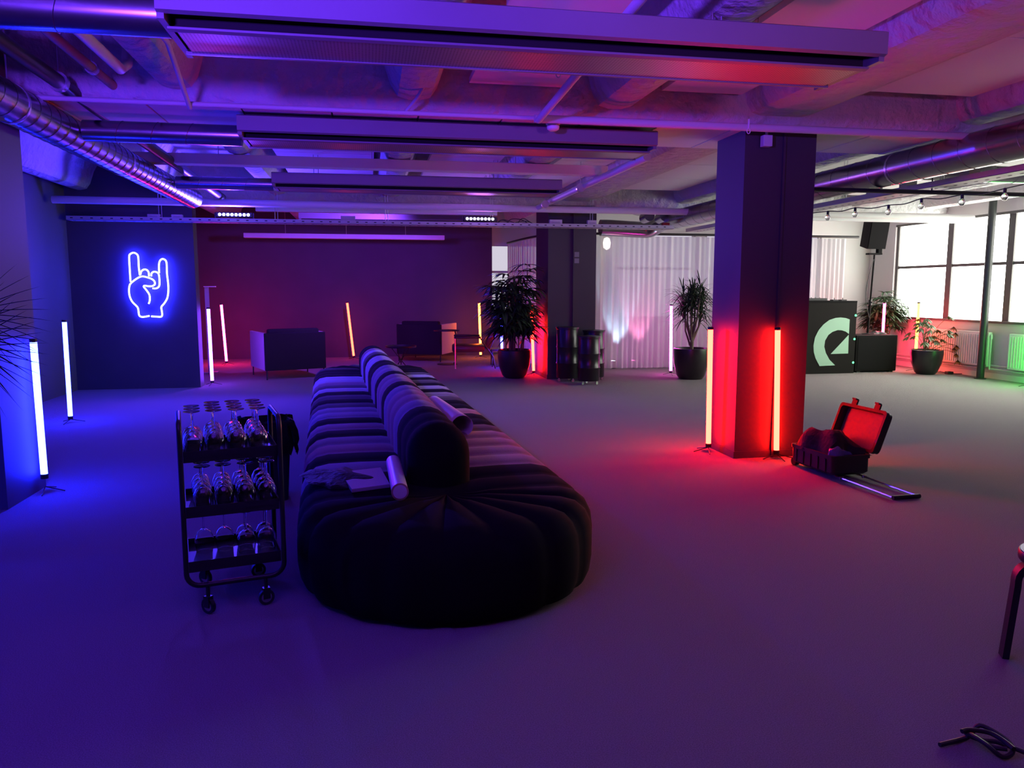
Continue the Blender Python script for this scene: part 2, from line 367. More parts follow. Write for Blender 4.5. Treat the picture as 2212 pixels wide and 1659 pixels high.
# LED bars
BARW=emat('bar_lens_white',(.55,.55,1),14); BARW2=emat('bar_lens_cool',(.8,.9,1),7)
def ledbar(cx,label,lens,dx=.056,y=11.82):
    t=T('light_bar',(cx,y,2.475),0,label,'stage light')
    MB().box((-.25,-.02,.015),(.25,.06,.085)).build('bar_housing',BLACKM,t,False,.008)
    for i in range(8):
        M=Matrix.Translation(((i-3.5)*dx,-.021,.05))@Matrix.Rotation(PI/2,4,'X')
        MB().lathe([(.021,0),(.018,.008),(.008,.013)],14,M=M).build('lens',lens,t)
    MB().box((-.27,.0,-.0),(-.255,.05,.08)).box((.255,.0,-.0),(.27,.05,.08)).build('bracket',BLACKM,t,False)
    return t
ledbar(-1.87,'blazing blue-white light bar on the tray near the neon hand',BARW)
ledbar(1.7,'light bar of eight small white lenses on the tray by the far column',BARW2)
# smoke detector, hooks
p=at(1195,268,Z=2.72); t=T('smoke_detector',(1.43,5.96,2.66),0,'small white dome detector under the beam above the second metal unit','smoke detector')
MB().lathe([(.03,.01),(.045,.02),(.05,.04),(.04,.055)],20).build('dome',WHITEP,t); MB().lathe([(.055,.055),(.055,.07),(.02,.075),(.02,.12)],20).build('base',WHITEP,t)
for px,py,Y,l in ((1206,160,4.4,'white ring hook under the white tile behind the closest unit'),(1617,283,5.77,'white ring hook on the pipe above the red-lit column')):
    p=at(px,py,Y=Y); t=T('ceiling_hook',p,0,l,'hook'); m=MB(); m.tube([(.014*math.cos(a*PI/6),0,.02*math.sin(a*PI/6)) for a in range(12)],.0035,6,loop=True); m.tube([(0,0,.02),(0,0,.09)],.008,8); m.build('ring',WHITEP,t)
p=at(1690,302,Y=5.77); t=T('junction_box',(p.x,6.022,2.62),0,'small white square box at the head of the red-lit column','junction box'); MB().box((-.04,-.03,0),(.04,.03,.09)).build('box_body',PIPEW,t,False,.005); MB().tube([(0,.0,.09),(0,0,.16)],.012,8).build('conduit',PIPEW,t)
# rigged items on window side
for px,py,l in ((1963,375,'grey clamp bracket on the tray above the string lights'),(2095,372,'dark ceiling spotlight above the tray nearest the windows'),(1890,388,'pale junction box on the tray left of the grey clamp')):
    p=at(px,py,X=5.62); t=T('rigging_clamp',(5.62,p.y,2.475),0,l,'bracket'); MB().box((-.06,-.06,0),(.06,.06,.12)).tube([(0,0,.1),(0,.12,.3)],.02,8).build('clamp_body',GREYM,t,False)
p=at(1515,470,Y=12.0); t=T('alarm_beacon',(4.74,11.95,2.425),0,'small dark red alarm box on the tray just left of the near column head','alarm'); MB().box((-.06,-.04,0),(.06,.04,.10)).build('beacon_body',mat('alarm_red',(.35,.02,.02),.4),t,False,.01)
# string lights
bp=[(1788,470,8.6),(1847,463,8.3),(1919,458,7.9),(1990,445,7.4),(2078,437,6.9),(2170,425,6.4)]
P=[at(a,b,Y=y) for a,b,y in bp]; t=T('string_lights',P[0],0,'drooping black cord with six clear unlit bulbs by the windows','string lights'); o0=P[0]
cp=[at(1740,462,Y=8.8)-o0]
for i,p in enumerate(P):
    cp.append(p-o0+Vector((0,0,.075)))
    if i<5: q=(P[i]+P[i+1])/2-o0; cp.append(q+Vector((0,0,.055)))
cp.append(at(2240,392,Y=5.9)-o0)
MB().tube(smoothpath(cp),.006,6).build('cord',BLACKP,t)
for p in P:
    b=MB().lathe([(.004,-.035),(.018,-.032),(.03,-.012),(.03,.006),(.02,.026),(.013,.038)],16); b=b.build('bulb',GLASS,t); b.location=p-o0
    s=MB().lathe([(.015,.034),(.016,.078),(.01,.082)],12).build('socket',BLACKP,b)
# wall switches on far column
t=T('wall_switch',(3.33,12.19,1.92),0,'pair of stacked switch plates on the far column','switch')
for z in (0,.1):
    MB().box((-.04,-.012,z-.04),(.04,0,z+.04)).build('switch_plate',mat('grey_plate',(.2,.19,.21),.5),t,False,.004)
# ================================================================ LED TUBES
def emtube(name,core): return emat(name,core,1)
KRED=emtube('glow_red',(125,.78,.45)); KRED2=emtube('glow_red_far',(16,.7,.35)); KBLUE=emtube('glow_blue',(1.3,2.2,190)); KPINK=emtube('glow_pink',(40,1.8,26)); KWH=emtube('glow_violet_white',(14,2.5,75)); KOR=emtube('glow_orange',(34,5,.5)); KGRN=emtube('glow_green',(.8,55,3)); KBL2=emtube('glow_deep_blue',(1.5,1.5,60)); KHOT=emtube('glow_hot_pink',(95,1.1,9))
def ledtube(base,top,m,label,r=.023,z0=.07,fa=(20,140,260),fr=.14):
    b=Vector(base); tp=Vector(top)-b; t=T('light_tube',(b.x,b.y,b.z),0,label,'light tube','upright glowing light tubes')
    d=tp.normalized(); p0=d*z0; p1=tp
    MB().tube([p0,p1],r,14).build('glowing_tube',m,t)
    MB().tube([p0-d*.03,p0+d*.004],r*1.12,14).build('end_cap',BLACKM,t); MB().tube([p1-d*.004,p1+d*.02],r*1.12,14).build('end_cap',BLACKM,t)
    s=MB()
    for a in fa: s.tube([(0,0,.04),(fr*math.cos(R(a)),fr*math.sin(R(a)),.004)],.004,6)
    s.build('tripod_foot',BLACKM,t); return t
def lt(bx,by,tx,ty,m,label,Z=0,**k):
    b=at(bx,by,Z=Z); tp=at(tx,ty,Y=b.y); return ledtube(b,tp,m,label,**k)
p=at(72,738,Y=5.95); ledtube((-2.325,5.95,0),p,KBLUE,'blue-white light tube standing nearest, at the left pillar',z0=.13,fa=(-80,0,80),fr=.13)
lt(153,913,139,695,KBLUE,'blue-white light tube on the carpet midway between pillar and neon hand')
lt(459,832,450,667,KWH,'blue-white light tube at the corner of the neon hand wall')
lt(490,788,478,658,KHOT,'hot pink light tube just behind the blue one at the wall corner')
lt(765,776,750,654,KRED2,'leaning red light tube beyond the far end of the sofa')
p=at(1035,654,Y=16.3); ledtube((p.x+.03,p.y,0),p,KOR,'orange light tube half hidden behind the black lounge chair')
p=at(1082,680,Y=14.2); ledtube((p.x+.03,p.y,0),p,KBL2,'blue light tube behind the tall bushy plant')
lt(1153,810,1148,664,KRED,'red light tube between the tall plant and the far column',fa=(100,180,260),fr=.12)
lt(1530,975,1535,711,KRED,'red light tube at the left side of the near column',fa=(110,180,250))
lt(1677,990,1680,712,KRED,'red light tube in the middle of the near column front',fa=(190,270,350))
lt(1449,810,1450,660,KPINK,'pink-white light tube against the curtain by the spiky plant')
p=at(1911,655,Y=12.76); ledtube((p.x,p.y,0),p,KHOT,'magenta light tube behind the black subwoofer box')
p=at(1985,655,Y=12.2); ledtube((p.x,p.y,0),p,KOR,'orange light tube rising behind the potted climbing plant')
ledtube((9.75,9.85,0),(9.75,9.85,1.1),KGRN,'green light tube at the right wall past the round post')
# ================================================================ NEON HAND
NE=emat('neon_blue_white',(.018,.021,1),125)
t=T('neon_sign',(-3.13,12.04,1.5),0,'glowing outline of a hand raising index and little finger on the dark wall','neon sign'); o0=Vector((-3.13,12.04,1.5))
paths=[[(843,325),(838,250),(834,165),(841,146),(863,137),(885,148),(893,170),(896,230),(903,283)],
[(908,278),(910,262),(920,250),(935,245),(950,250),(960,265),(962,290)],
[(977,290),(978,272),(988,262),(1002,260),(1018,267),(1027,285),(1030,340),(1022,360),(1005,368),(985,367)],
[(1028,268),(1026,225),(1030,195),(1042,180),(1055,178),(1070,188),(1076,210),(1078,270),(1085,330),(1087,380),(1080,430),(1060,465),(1042,487),(1045,515),(1047,540),(1038,551),(1010,550),(977,548)],
[(960,467),(967,445),(965,410),(945,378),(928,357),(935,350),(960,354),(985,352),(1000,340),(997,322),(980,307),(950,296),(918,290),(890,300),(855,325),(838,345),(833,380),(838,420),(855,455),(885,485),(893,505),(897,535),(905,548),(925,552),(965,545)]]
for pl in paths:
    MB().tube(smoothpath([at(x/2.989,500+y/2.989,Y=12.04)-o0 for x,y in pl],3),.012,8).build('neon_tube',NE,t)
m=MB()
for dx,dz in ((-.2,.3),(.2,.3),(0,-.3)): m.tube([(dx,.0,dz),(dx,.06,dz)],.006,6)
m.build('standoffs',STEEL,t)
# ================================================================ SOFA
VD=mat('velvet_dark',(.006,.0035,.006),.95,0,.2,30,sheen=0,spec=.15); VP=mat('velvet_plum',(.17,.07,.10),.85,0,.15,30,.1,120,sheen=.25)
VS=mat('velvet_slate',(.12,.11,.19),.85,0,.15,30,.1,120,sheen=.25); VL=mat('velvet_ice',(.33,.38,.44),.8,0,.1,30,.1,120,sheen=.25); VM=mat('velvet_aubergine',(.025,.011,.018),.9,0,.2,30,sheen=.1); VR=mat('velvet_rose',(.24,.10,.12),.85,0,.15,30,.1,120,sheen=.25)
SM=[VD,VP,VS,VL,VM,VR]; idx={'D':0,'P':1,'S':2,'L':3,'M':4,'R':5}
NC=Vector((.375,3.86,0)); FC=Vector((.03,10.25,0)); ax=(FC-NC); SLn=ax.length; ax.normalize(); sd=Vector((ax.y,-ax.x,0))  # sd points right
sofa=T('channel_sofa',NC,0,'long double-sided sofa with rounded ends and upright padded ribs in striped velvet','sofa')
Rr=.752; HZ=.425
def halfprof(q):  # q 0..1 bulge weight (1 middle of rib)
    e=.014*(1-q); z=HZ-.016*(1-q); Q=Rr-e
    pts=[(0,z-.02),(.14,z-.012),(.22,z),(.4,z+.004),(Q-.16,z+.002),(Q-.085,z-.014),(Q-.035,z-.055),(Q-.008,z-.11),(Q,z-.18),(Q,.14),(Q-.01,.07),(Q-.03,.025),(Q-.06,.012)]
    return pts
NB=7
def ribstations(n): 
    out=[]
    for i in range(n):
        for j in range(NB): out.append((i,j/NB,1-abs(2*j/NB-1)**2.6))
    return out
nr=23; cw=SLn/nr
left ='DDSDPSDPDSSMDMDLMPLLDDD'[:nr]; right='DDRRRPMDDRDDMSDLDMDLMDD'[:nr]
left=left.ljust(nr,'D'); right=right.ljust(nr,'D'); na=9
rings=[];cols=[]
# order: right side far->near reversed, around near end, left near->far, around far end
def push(anchor,dirv,q): rings.append([anchor+dirv*r+Vector((0,0,z)) for r,z in halfprof(q)])
order=[]
for i in range(nr):  # left, near->far
    for j in range(NB):
        tt=(i+j/NB)*cw; push(ax*tt,-sd,1-abs(2*j/NB-1)**2.6); cols.append(idx[left[i]])
for i in range(na):  # far end, left->right
    for j in range(NB):
        a=PI*(i+j/NB)/na; push(ax*SLn,-sd*math.cos(a)+ax*math.sin(a),1-abs(2*j/NB-1)**2.6); cols.append(0 if i%3 else 4)
for i in range(nr):
    for j in range(NB):
        tt=SLn-(i+j/NB)*cw; push(ax*tt,sd,1-abs(2*j/NB-1)**2.6); cols.append(idx[right[nr-1-i]])
for i in range(na):
    for j in range(NB):
        a=PI*(i+j/NB)/na; push(Vector((0,0,0)),sd*math.cos(a)-ax*math.sin(a),1-abs(2*j/NB-1)**2.6); cols.append(0)  # near end: dark fabric, with its lack of light also put into the colour
m=MB(); k=len(rings[0]); n=len(rings)
for r in rings:
    for p in r: m.v.append(tuple(p))
for i in range(n):
    for j in range(k-1):
        m.mi=cols[i]; m.face(i*k+j,i*k+j+1,((i+1)%n)*k+j+1,((i+1)%n)*k+j)
seat=m.build('seat',SM,sofa)
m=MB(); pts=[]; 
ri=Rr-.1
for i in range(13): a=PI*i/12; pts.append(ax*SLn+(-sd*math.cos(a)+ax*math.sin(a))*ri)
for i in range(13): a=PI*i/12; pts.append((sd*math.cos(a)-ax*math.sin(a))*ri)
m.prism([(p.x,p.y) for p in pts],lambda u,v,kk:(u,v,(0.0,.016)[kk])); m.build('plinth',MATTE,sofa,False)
# backrest
bc='DDDSPPSDPPDSSDDLLDMLPDD'; bw=.172; bh=.735
def bprof(q,s=1,h=1):
    w=(bw-.012*(1-q))*s; top=(bh-.012*(1-q)); top=.39+(top-.39)*h; ri=w
    pts=[(-w,.385),(-w,.42),(-w*1.01,.5*1)]
    zc=max(top-ri,.40)
    pts=[(-w,.385),(-w,(.385+zc)/2)]
    for a in range(0,13): pts.append((-w*math.cos(PI*a/12),zc+min(ri,top-zc)*math.sin(PI*a/12)))
    pts+= [(w,(.385+zc)/2),(w,.385)]
    return pts
bl0,bl1=.14,SLn+.05; bn=23; bcw=(bl1-bl0)/bn
m=MB(); st=[]
for i in range(bn):
    for j in range(NB+(1 if i==bn-1 else 0)):
        tt=bl0+(i+j/NB)*bcw; q=1-abs(2*j/NB-1)**2.6
        e=min(tt-bl0,bl1-tt); f=1
        if e<.16: f=math.sqrt(max(0,1-(1-e/.16)**2))
        st.append((tt,q,.35+.65*f,.55+.45*f,idx[bc[i]]))
pr=[[ax*tt+sd*u+Vector((0,0,v)) for u,v in bprof(q,s_,h_)] for tt,q,s_,h_,c in st]
k=len(pr[0])
for r in pr:
    for p in r: m.v.append(tuple(p))
for i in range(len(pr)-1):
    m.mi=st[i][4]
    for j in range(k-1): m.face(i*k+j,i*k+j+1,(i+1)*k+j+1,(i+1)*k+j)
m.mi=0; m.face(*range(k)); m.face(*[(len(pr)-1)*k+j for j in range(k)])
m.build('backrest',SM,sofa)
# things on the sofa
t=T('mailing_tube',at(862,1035,Z=.47),0,'white cardboard mailing tube with a capped end lying against the sofa back','cardboard tube')
a=at(850,1000,Z=.475); bb=at(864,1062,Z=.475); c=t.location.copy(); d=(bb-a).normalized(); p0=a-c-d*.02; p1=bb-c
MB().tube([p0,p1],.041,24).build('tube_body',mat('mailing_tube_paper',(.6,.58,.6),.4),t)
e=MB(); e.tube([p1-d*.002,p1+d*.006],.0425,24); e.build('cardboard_rim',CARD,t); MB().tube([p1+d*.004,p1+d*.009],.034,24).build('end_cap',PAPER,t)
# flat box
q=[at(*p,Z=.452) for p in [(735,1018),(822,1008),(842,1044),(760,1055)]]
c=sum(q,Vector())/4; t=T('flat_box',(c.x,c.y,.43),0,'flat pale plastic sleeve with rounded label lying on the sofa seat','sleeve')
m=MB(); m.prism([((p-c).x,(p-c).y) for p in q],lambda u,v,kk:(u,v,(0,.018)[kk])); m.build('sleeve_body',mat('grey_sleeve',(.36,.32,.36),.5),t,False)
MB().lathe([(.018,.018),(.018,.0195)],16,(*( (q[0]-c)*.82+Vector((.015,-.01,0))).xy,0)).build('round_label',PAPER,t)
def wrinkle(name,cx,cy,z,lx,ly,h,m,parent=None,nx=18,ny=14,seed=1,rz=0):
    rnd=random.Random(seed); mb=MB(); ph=[rnd.uniform(0,6) for _ in range(8)]
    for i in range(nx+1):
        for j in range(ny+1):
            u=i/nx*2-1; v=j/ny*2-1; rr=1-.12*math.sin(5*math.atan2(v,u)+ph[0])
            e=max(0,1-(u*u)**1.5)*max(0,1-(v*v)**1.5)
            zz=h*e**.5*(.78+.22*math.sin(3.2*u+2*v+ph[1])+.12*math.sin(5*v-3*u+ph[2])+.05*math.sin(11*u+ph[3]))
            mb.add((lx/2*u*rr,ly/2*v*rr,max(zz,0)))
    for i in range(nx):
        for j in range(ny):
            a=i*(ny+1)+j; mb.face(a,a+1,a+ny+2,a+ny+1)
    o=mb.build(name,m,parent); o.location=(cx,cy,z); o.rotation_euler=(0,0,rz); return o
BAGP=mat('dark_film',(.006,.005,.009),.6,0,0,1,.5,30,spec=.15)
o=wrinkle('plastic_bag',-.19,4.2,.432,.3,.42,.03,BAGP,seed=4,rz=.5); tag(o,'crumpled dark plastic bag spread under the sleeve on the sofa seat','bag')
# rolled poster on the right
c=at(972,905,Z=.5); t=T('rolled_poster',(c.x,c.y,.43),0,'loosely rolled white poster resting on the right seat of the sofa','poster')
a=at(938,870,Z=.5); bb=at(1000,918,Z=.5); d=(bb-a); d.z=0; Lp=d.length; d.normalize(); s_=Vector((d.y,-d.x,0))
m=MB(); rs=[]
for i in range(11):
    f=i/10; base=(a-Vector((c.x,c.y,.43)))*(1-f)+(bb-Vector((c.x,c.y,.43)))*f; base.z=0; ring=[]
    rad=.058+.01*f
    for j in range(26):
        an=-PI*.5-2*PI*j/20 ; r2=rad+.0012*j
        if j<=18: ring.append(base-s_*(-r2*math.cos(an))*1+Vector((0,0,.058+r2*math.sin(an))))
        else: ring.append(base+s_*(.03+.016*(j-18)*1.3)+Vector((0,0,.006+.0011*(j-18)**2)))
    rs.append(ring)
def pr_(rs,th): 
    m=MB(); m.rings(rs,False,False); return m
o=pr_(rs,0).build('paper_sheet',PAPER,t); sm=o.modifiers.new('thick','SOLIDIFY'); sm.thickness=.001
# ================================================================ TROLLEY
tc=Vector((-.66,3.73,0)); trz=R(13)
t=T('bar_trolley',tc,trz,'black three-tier serving trolley with wheels loaded with upturned wine glasses','trolley')
w,dp=.21,.19; rt=.0115; zb=.135; zt=.875
m=MB()
for sy in (-1,1):
    y=sy*dp
    pts=[(-w,y,zt-.06)]+[(-w,y,zb+.06)]+arc((-w+.06,zb+.06),.06,PI,1.5*PI,6,lambda u,v:(u,y,v))+arc((w-.06,zb+.06),.06,1.5*PI,2*PI,6,lambda u,v:(u,y,v))+[(w,y,zt-.06)]
    m.tube(pts,rt,10)
for sx in (-1,1):
    x=sx*w; m.tube([(x,-dp,zt-.07)]+arc((-dp+.05,zt-.05),.05,PI,PI/2,5,lambda u,v:(x,u,v))+arc((dp-.05,zt-.05),.05,PI/2,0,5,lambda u,v:(x,u,v))+[(x,dp,zt-.07)],rt,10)
m.build('frame',BLACKM,t)
shz=[.215,.465,.715]
for z in shz:
    m=MB(); a,bq=w-rt,dp-rt; m.box((-a,-bq,z-.003),(a,bq,z)); m.box((-a,-bq,z-.02),(a,-bq+.003,z+.03)); m.box((-a,bq-.003,z-.02),(a,bq,z+.03)); m.box((-a,-bq,z-.02),(-a+.003,bq,z+.03)); m.box((a-.003,-bq,z-.02),(a,bq,z+.03))
    m.build('shelf',BLACKM,t,False)
for sx,sy in ((-1,-1),(1,-1),(-1,1),(1,1)):
    cc=MB(); cc.tube([(0,0,.145),(0,0,.075)],.009,10); cc.box((-.014,-.016,.03),(-.010,.016,.08)); cc.box((.010,-.016,.03),(.014,.016,.08)); cc.box((-.014,-.016,.076),(.014,.016,.082))
    cs=cc.build('caster',BLACKM,t,False); cs.location=(sx*(w-.085),sy*dp,0); cs.rotation_euler=(0,0,R(30*sx+70))
    M=Matrix.Translation((0,0.0,.036))@Matrix.Rotation(PI/2,4,'Y')
    MB().lathe([(.024,-.008),(.036,-.009),(.036,.009),(.024,.008)],20,M=M,cap=False).build('wheel_tyre',BLACKP,cs); MB().lathe([(.003,-.012),(.025,-.007),(.025,.007),(.003,.012)],18,M=M).build('wheel_hub',CHROME,cs)
# glass: upside down
gp=[(.034,0),(.036,.0),(.040,.025),(.043,.05),(.041,.075),(.030,.098),(.012,.110),(.0045,.116),(.0038,.14),(.0038,.185),(.006,.193),(.034,.199),(.036,.2005),(.034,.2022),(.004,.2025)]
gi=[(.004,.110),(.012,.106),(.0285,.095),(.0393,.074),(.0413,.05),(.0385,.025),(.034,0)]
gm=MB(); gm.rings([[ (r*math.cos(2*PI*j/20),r*math.sin(2*PI*j/20),z) for j in range(20)] for r,z in [(.004,.2025)]+[(a_,b_) for a_,b_ in gp[::-1][1:]]+gi[::-1][1:] ],True,True)
g0=gm.build('wine_glass',GLASS,None); gme=g0.data; first=True
Rz=Matrix.Rotation(trz,3,'Z')
def put(u,v,z,label,group):
    global first
    o=g0 if first else g0.copy()
    if not first: C.objects.link(o)
    first=False
    o.location=tc+Rz@Vector((u,v,z+.0005)); o.rotation_euler=(0,0,random.uniform(0,6)); tag(o,label,'wine glass',group)
for i in range(4):
    for j in range(4):
        if j==3 and i==0: continue
        put(-.155+.093*i+random.uniform(-.003,.003),-.135+.09*j,shz[2],'upturned wine glass on the top shelf of the black trolley','wine glasses on the top shelf of the trolley')
for i in range(4):
    for j in range(4):
        put(-.125+.092*i+random.uniform(-.003,.003),-.135+.09*j,shz[1],'upturned wine glass on the middle shelf of the black trolley','wine glasses on the middle shelf of the trolley')
for i,j in ((0,2),(1,2),(2,2),(3,2),(2,1),(3,1)):
    put(-.125+.092*i,-.135+.09*j,shz[0],'upturned wine glass on the bottom shelf of the black trolley','wine glasses on the bottom shelf of the trolley')
# waste bin behind
t=T('waste_bin',(-.735,5.5,0),R(8),'tall black waste bin with a plastic bag hanging over its rim, behind the trolley','bin')
m=MB(); 
def rrect(hx,hy,r,z,n=5):
    out=[]
    for cx,cy,a0 in ((hx-r,hy-r,0),(-hx+r,hy-r,PI/2),(-hx+r,-hy+r,PI),(hx-r,-hy+r,1.5*PI)):
        for i in range(n+1): a=a0+PI/2*i/n; out.append((cx+r*math.cos(a),cy+r*math.sin(a),z))
    return out
m.rings([rrect(.145,.12,.03,0),rrect(.175,.15,.035,.5),rrect(.185,.16,.035,.505),rrect(.185,.16,.035,.53),rrect(.17,.145,.03,.53),rrect(.14,.11,.03,.02)]); m.build('bin_body',BLACKP,t)
m=MB(); rs=[]
rnd=random.Random(5); 
for z,e in ((.36,.02),(.40,.03),(.46,.022),(.52,.012),(.545,.006),(.555,-.02),(.5,-.04)):
    base=rrect(.19+e,.165+e,.05,z,8); n=len(base)
    rs.append([(x*(1+.05*math.sin(k*1.9+z*9)),y*(1+.05*math.sin(k*2.3+z*7)),zz+(.03*math.sin(k*1.1)+.018*math.sin(k*3.3) if z<.5 else .016*math.sin(k*1.7))) for k,(x,y,zz) in enumerate(base)])
m.rings(rs,True,False); m.build('bin_liner',BAGP,t)
# ================================================================ DRUM BINS
def drum(x,y,h,r,label,rz=0):
    t=T('drum_bin',(x,y,0),rz,label,'bin','black drum bins by the far column')
    pr=[(.01,.06),(r*.97,.06),(r,.075)]
    for z in (.3,.62):
        zz=.06+(h-.06)*z; pr+=[(r,zz-.015),(r+.007,zz-.004),(r+.007,zz+.004),(r,zz+.015)]
    pr+=[(r,h-.03),(r+.008,h-.022),(r+.008,h-.008),(r-.01,h),(r-.01,h-.05),(.01,h-.06)]
    MB().lathe(pr,32).build('drum_body',mat('black_lacquer',(.02,.02,.022),.3,.2),t)
    MB().lathe([(r+.012,h-.002),(r+.012,h+.008),(r*.3,h+.02),(.01,h+.022)],32).build('lid',BLACKM,t)
    for a in (60,180,300):
        c=MB(); c.tube([(0,0,.06),(0,0,.04)],.012,8); c.tube([(0,-.01,.024),(0,.01,.024)],.023,14); c=c.build('caster',STEEL,t); c.location=((r-.04)*math.cos(R(a)),(r-.04)*math.sin(R(a)),0)
drum(3.1,11.85,.86,.172,'black drum bin closest to the far column, red light on its edge')
drum(3.33,11.42,.74,.17,'shorter black drum bin standing in front of the other two',.5)
drum(3.56,11.93,.80,.172,'black drum bin at the right rear of the three by the curtain',1)
# ================================================================ PLANTS
def pot(prof,m,t): MB().lathe(prof,32).build('pot',m,t)
def leafstrip(mb,base,dirv,L,wd,droop,n=5,twist=0):
    d=Vector(dirv).normalized(); side=d.cross(Vector((0,0,1)))
    if side.length<.1: side=Vector((1,0,0))
    side.normalize(); rows=[]
    for i in range(n+1):
        f=i/n; p=Vector(base)+d*L*f+Vector((0,0,-droop*L*f*f)); ww=wd*math.sin(PI*min(1,.12+f*.88))**.7*(1 if f<1 else .05)
        rows.append((mb.add(p-side*ww/2),mb.add(p+Vector((0,0,-ww*.15))),mb.add(p+side*ww/2)))
    for a,b in zip(rows,rows[1:]): mb.face(a[0],a[1],b[1],b[0]); mb.face(a[1],a[2],b[2],b[1])
def rhapis(x,y,potprof,potmat,soilz,soilr,H,spread,label,n=12,seed=1,m=LEAF,low=.25,fans=6):
    rnd=random.Random(seed); t=T('potted_plant',(x,y,0),0,label,'plant'); pot(potprof,potmat,t)
    MB().lathe([(.01,soilz),(soilr,soilz)],24,cap=False).build('soil',SOIL,t)
    st=MB(); fo=MB()
    for i in range(n):
        a=rnd.uniform(0,2*PI); r0=rnd.uniform(0,soilr*.7); b=Vector((r0*math.cos(a),r0*math.sin(a),soilz-.01)); h=H*rnd.uniform(.55,1.0)-soilz
        tp=b+Vector((math.cos(a)*spread*.3*rnd.random(),math.sin(a)*spread*.3*rnd.random(),h*.86)); st.tube([b,b.lerp(tp,.5)+Vector((.01,.01,0)),tp],[.011,.009,.007],6)
        for k in range(fans):
            f=rnd.uniform(low,1); p=b.lerp(tp,f); aa=rnd.uniform(0,2*PI); pe=Vector((math.cos(aa),math.sin(aa),rnd.uniform(.3,1.0))).normalized()*spread*rnd.uniform(.3,.6); q=p+pe
            st.tube([p,p.lerp(q,.5)+Vector((0,0,.01)),q],.003,4)
            for l in range(8):
                da=(l-3.5)*.4; v=Matrix.Rotation(da,3,'Z')@Vector((pe.x,pe.y,pe.z*.35)); leafstrip(fo,q,v,spread*rnd.uniform(.45,.78),.046,rnd.uniform(.2,.75))
    cl=XCL.get(round(x,2),99)-x
    for q_ in (st,fo): q_.v=[(min(p[0],cl),p[1],p[2]) for p in q_.v]
    st.build('stems',STEM,t); fo.build('foliage',m,t); return t
XCL={2.36:2.84,9.7:XR-.03}
potA=[(.01,0),(.15,0),(.2,.05),(.255,.2),(.275,.36),(.27,.46),(.255,.475),(.245,.46),(.24,.40),(.01,.40)]
rhapis(2.36,12.5,potA,POTB,.42,.24,2.0,.5,'tall bushy plant in a round dark pot left of the far column',20,3,LEAF,.25,9)
rhapis(9.7,13.2,[(.01,0),(.09,0),(.13,.08),(.165,.3),(.17,.5),(.16,.52),(.15,.5),(.01,.47)],COPPER,.48,.14,1.55,.42,'leafy palm in a copper pot behind the black subwoofer box',14,8,LEAF,.35,8)
# dracaena
def dracaena(x,y,label):
    rnd=random.Random(11); t=T('potted_plant',(x,y,0),0,label,'plant'); pot([(.01,0),(.19,0),(.23,.06),(.275,.25),(.29,.44),(.285,.5),(.27,.505),(.26,.49),(.25,.43),(.01,.43)],POTB,t)
    MB().lathe([(.01,.45),(.25,.45)],24,cap=False).build('soil',SOIL,t)
    st=MB(); fo=MB()
    tips=[]
    st.tube([(0,0,.44),(0.01,0,.62),(0.02,.01,.75)],[.035,.03,.03],8)
    for i in range(9):
        a=2*PI*i/9+rnd.uniform(-.2,.2); e=Vector((math.cos(a)*rnd.uniform(.1,.24),math.sin(a)*rnd.uniform(.1,.24),rnd.uniform(1.1,1.5)))
        b=Vector((.02*math.cos(a),.02*math.sin(a),rnd.uniform(.5,.72))); st.tube([b,b.lerp(e,.45)+Vector((math.cos(a)*.04,math.sin(a)*.04,-.02)),e],[.017,.014,.012],7); tips.append(e)
    for e in tips:
        for k in range(62):
            a=rnd.uniform(0,2*PI); el=rnd.uniform(-.5,1.3); v=Vector((math.cos(a)*math.cos(el),math.sin(a)*math.cos(el),math.sin(el))); leafstrip(fo,e+Vector((0,0,rnd.uniform(-.22,.08))),v,rnd.uniform(.24,.42),.02,.3)
    st.build('stems',STEM,t); fo.build('foliage',LEAF,t)
dracaena(5.2,11.85,'spiky branching plant in a dark pot before the white curtain')
# climbing plant with lobed leaves
def monstera(x,y,label):
    rnd=random.Random(21); t=T('potted_plant',(x,y,0),0,label,'plant'); pot([(.01,0),(.14,0),(.18,.04),(.24,.2),(.262,.36),(.258,.42),(.245,.425),(.235,.4),(.01,.37)],POTB,t)
    MB().lathe([(.01,.385),(.23,.385)],24,cap=False).build('soil',SOIL,t)
    st=MB(); fo=MB()
    ends=[(random.uniform(-.3,.3),rnd.uniform(-.2,.2),rnd.uniform(.55,1.0)) for _ in range(26)]+[(.62,-.1,.72),(.5,-.05,.82),(.45,-.15,.5),(.7,-.1,.45),(.3,-.1,1.0),(.55,-.15,.36),(.62,-.2,.25)]
    for e in ends:
        e=Vector(e); b=Vector((rnd.uniform(-.08,.08),rnd.uniform(-.08,.08),.38)); st.tube(smoothpath([b,b.lerp(e,.5)+Vector((0,0,.1)),e],3),.004,5)
        a=rnd.uniform(0,6); n=7; cdir=(e-b); cdir.z=0; base=math.atan2(cdir.y,cdir.x) if cdir.length>.1 else a
        for l in range(5):
            da=(l-2)*.55; v=Vector((math.cos(base+da),math.sin(base+da),-.45)); leafstrip(fo,e,v,rnd.uniform(.09,.15),.045,.25,4)
    for q_ in (st,fo): q_.v=[(min(p[0],XR-.15-x),p[1],p[2]) for p in q_.v]
    st.build('stems',STEM,t); fo.build('foliage',LEAF2,t)
monstera(9.5,11.75,'trailing lobed-leaf plant in a black pot in front of the radiator')
